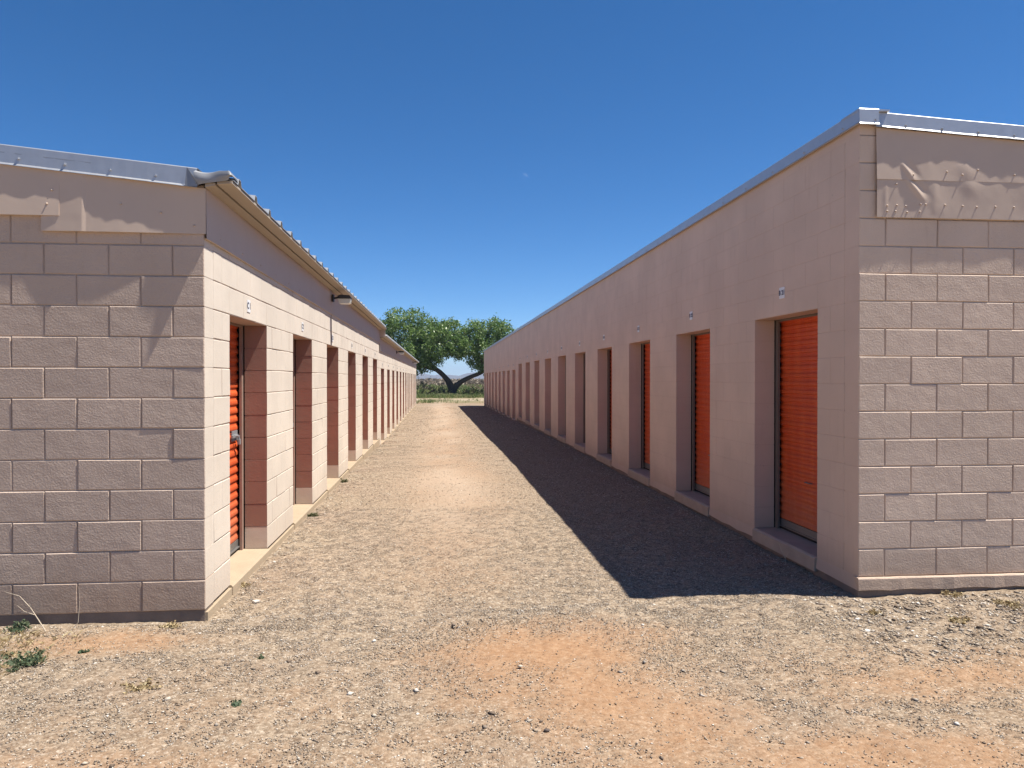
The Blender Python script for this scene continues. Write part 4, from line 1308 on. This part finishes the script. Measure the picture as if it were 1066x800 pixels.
def rock(x, y, r, mat, label):
    rr = np.random.default_rng(int(abs(x*511 + y*97)))
    import bmesh
    bm = bmesh.new(); bmesh.ops.create_icosphere(bm, subdivisions=2, radius=1.0)
    for v in bm.verts:
        n_ = 1 + 0.22*math.sin(v.co.x*3.1 + x) * math.cos(v.co.y*2.7 + y) + rr.normal(0, 0.05)
        v.co = Vector((v.co.x*1.3*n_, v.co.y*0.95*n_, v.co.z*0.7*n_)) * r
    me = bpy.data.meshes.new('stone'); bm.to_mesh(me); bm.free(); me.materials.append(mat)
    o = bpy.data.objects.new('stone', me); COL.objects.link(o)
    o.location = (x, y, float(ground_z(x, y)) + r*0.45)
    return tag(o, label, 'stone')
M_rock_pale = simple('pale_stone', (0.55, 0.49, 0.41), rough=0.9, var=0.2, vs=30, grain=0.5, gs=80)
M_rock_dark = simple('dark_stone', (0.11, 0.085, 0.07), rough=0.9, var=0.3, vs=30, grain=0.5, gs=80)
rock(-1.33, 5.60, 0.020, M_rock_pale, 'pale stone on the gravel beside the sill of the nearest sunlit doorway')
rock(0.49, 3.39, 0.011, M_rock_dark, 'dark stone alone on the orange dirt at the bottom of the picture')

# ------------------------------------------------------------------ mountains and moon
def ridge(name, y0, depth, hmax, seed, label):
    xs_ = np.linspace(-3600, 3600, 340); ds = np.linspace(0, 1, 26)
    X, D = np.meshgrid(xs_, ds, indexing='ij')
    env = np.sin(np.pi*np.clip(D, 0, 1))**0.8
    H = hmax*(0.55 + 0.45*vnoise(X, 0*X, 0.0016, seed)) + hmax*0.3*vnoise(X, D*depth, 0.006, seed+1) + hmax*0.16*vnoise(X, D*depth, 0.017, seed+2)
    Z = np.maximum(H, 2)*env - 0.5
    i = np.arange(X.size).reshape(X.shape)
    f = np.stack([i[:-1,:-1], i[1:,:-1], i[1:,1:], i[:-1,1:]], -1).reshape(-1, 4)
    o = np_mesh(name, np.stack([X, y0 + D*depth, Z], -1), f, simple('hill_rock', (0.11, 0.095, 0.085), rough=0.95, var=0.3, vs=0.02), smooth=True)
    return tag(o, label, None, None, 'structure')
ridge('mountains', 3000, 900, 62, 3, 'hazy mountain ridge on the horizon')

mm = bpy.data.materials.new('moon_surface'); mm.use_nodes = True
nt = mm.node_tree; nt.nodes.clear()
out = nt.nodes.new('ShaderNodeOutputMaterial'); ad = nt.nodes.new('ShaderNodeAddShader')
tr = nt.nodes.new('ShaderNodeBsdfTransparent'); df = nt.nodes.new('ShaderNodeBsdfDiffuse')
nz = N(nt, 'ShaderNodeTexNoise', Scale=0.08, Detail=3.0)
co = nt.nodes.new('ShaderNodeTexCoord'); nt.links.new(co.outputs['Object'], nz.inputs['Vector'])
rp = ramp(nt, [(0.35, (0.02, 0.02, 0.02)), (0.65, (0.06, 0.06, 0.06))]); nt.links.new(nz.outputs['Fac'], rp.inputs[0])
nt.links.new(rp.outputs[0], df.inputs['Color'])
nt.links.new(tr.outputs[0], ad.inputs[0]); nt.links.new(df.outputs[0], ad.inputs[1]); nt.links.new(ad.outputs[0], out.inputs['Surface'])
import bmesh
me = bpy.data.meshes.new('moon'); bm = bmesh.new()
bmesh.ops.create_uvsphere(bm, u_segments=48, v_segments=24, radius=26.0)
bmesh.ops.delete(bm, geom=[f for f in bm.faces if f.calc_center_median().y > 0], context='FACES'); bm.to_mesh(me); bm.free()
me.polygons.foreach_set('use_smooth', [True]*len(me.polygons)); me.materials.append(mm)
moon = bpy.data.objects.new('moon', me); COL.objects.link(moon)
moon.location = (680.0, 5960.0, 1615.0)
tag(moon, 'faint pale daytime moon low in the clear blue sky', 'moon')

# ------------------------------------------------------------------ the air
mb = MB()
mb.box(-6500, 6500, -6500, 6500, -3.5, 95)
mh = bpy.data.materials.new('haze'); mh.use_nodes = True
nt = mh.node_tree; nt.nodes.clear()
out = nt.nodes.new('ShaderNodeOutputMaterial'); pv = nt.nodes.new('ShaderNodeVolumePrincipled')
pv.inputs['Color'].default_value = (0.62, 0.78, 1.0, 1.0)
pv.inputs['Density'].default_value = 0.00022
pv.inputs['Anisotropy'].default_value = 0.2
nt.links.new(pv.outputs[0], out.inputs['Volume'])
haze = mb.build('haze', mh)
tag(haze, 'thin pale air that fades the far hills', None, None, 'stuff')
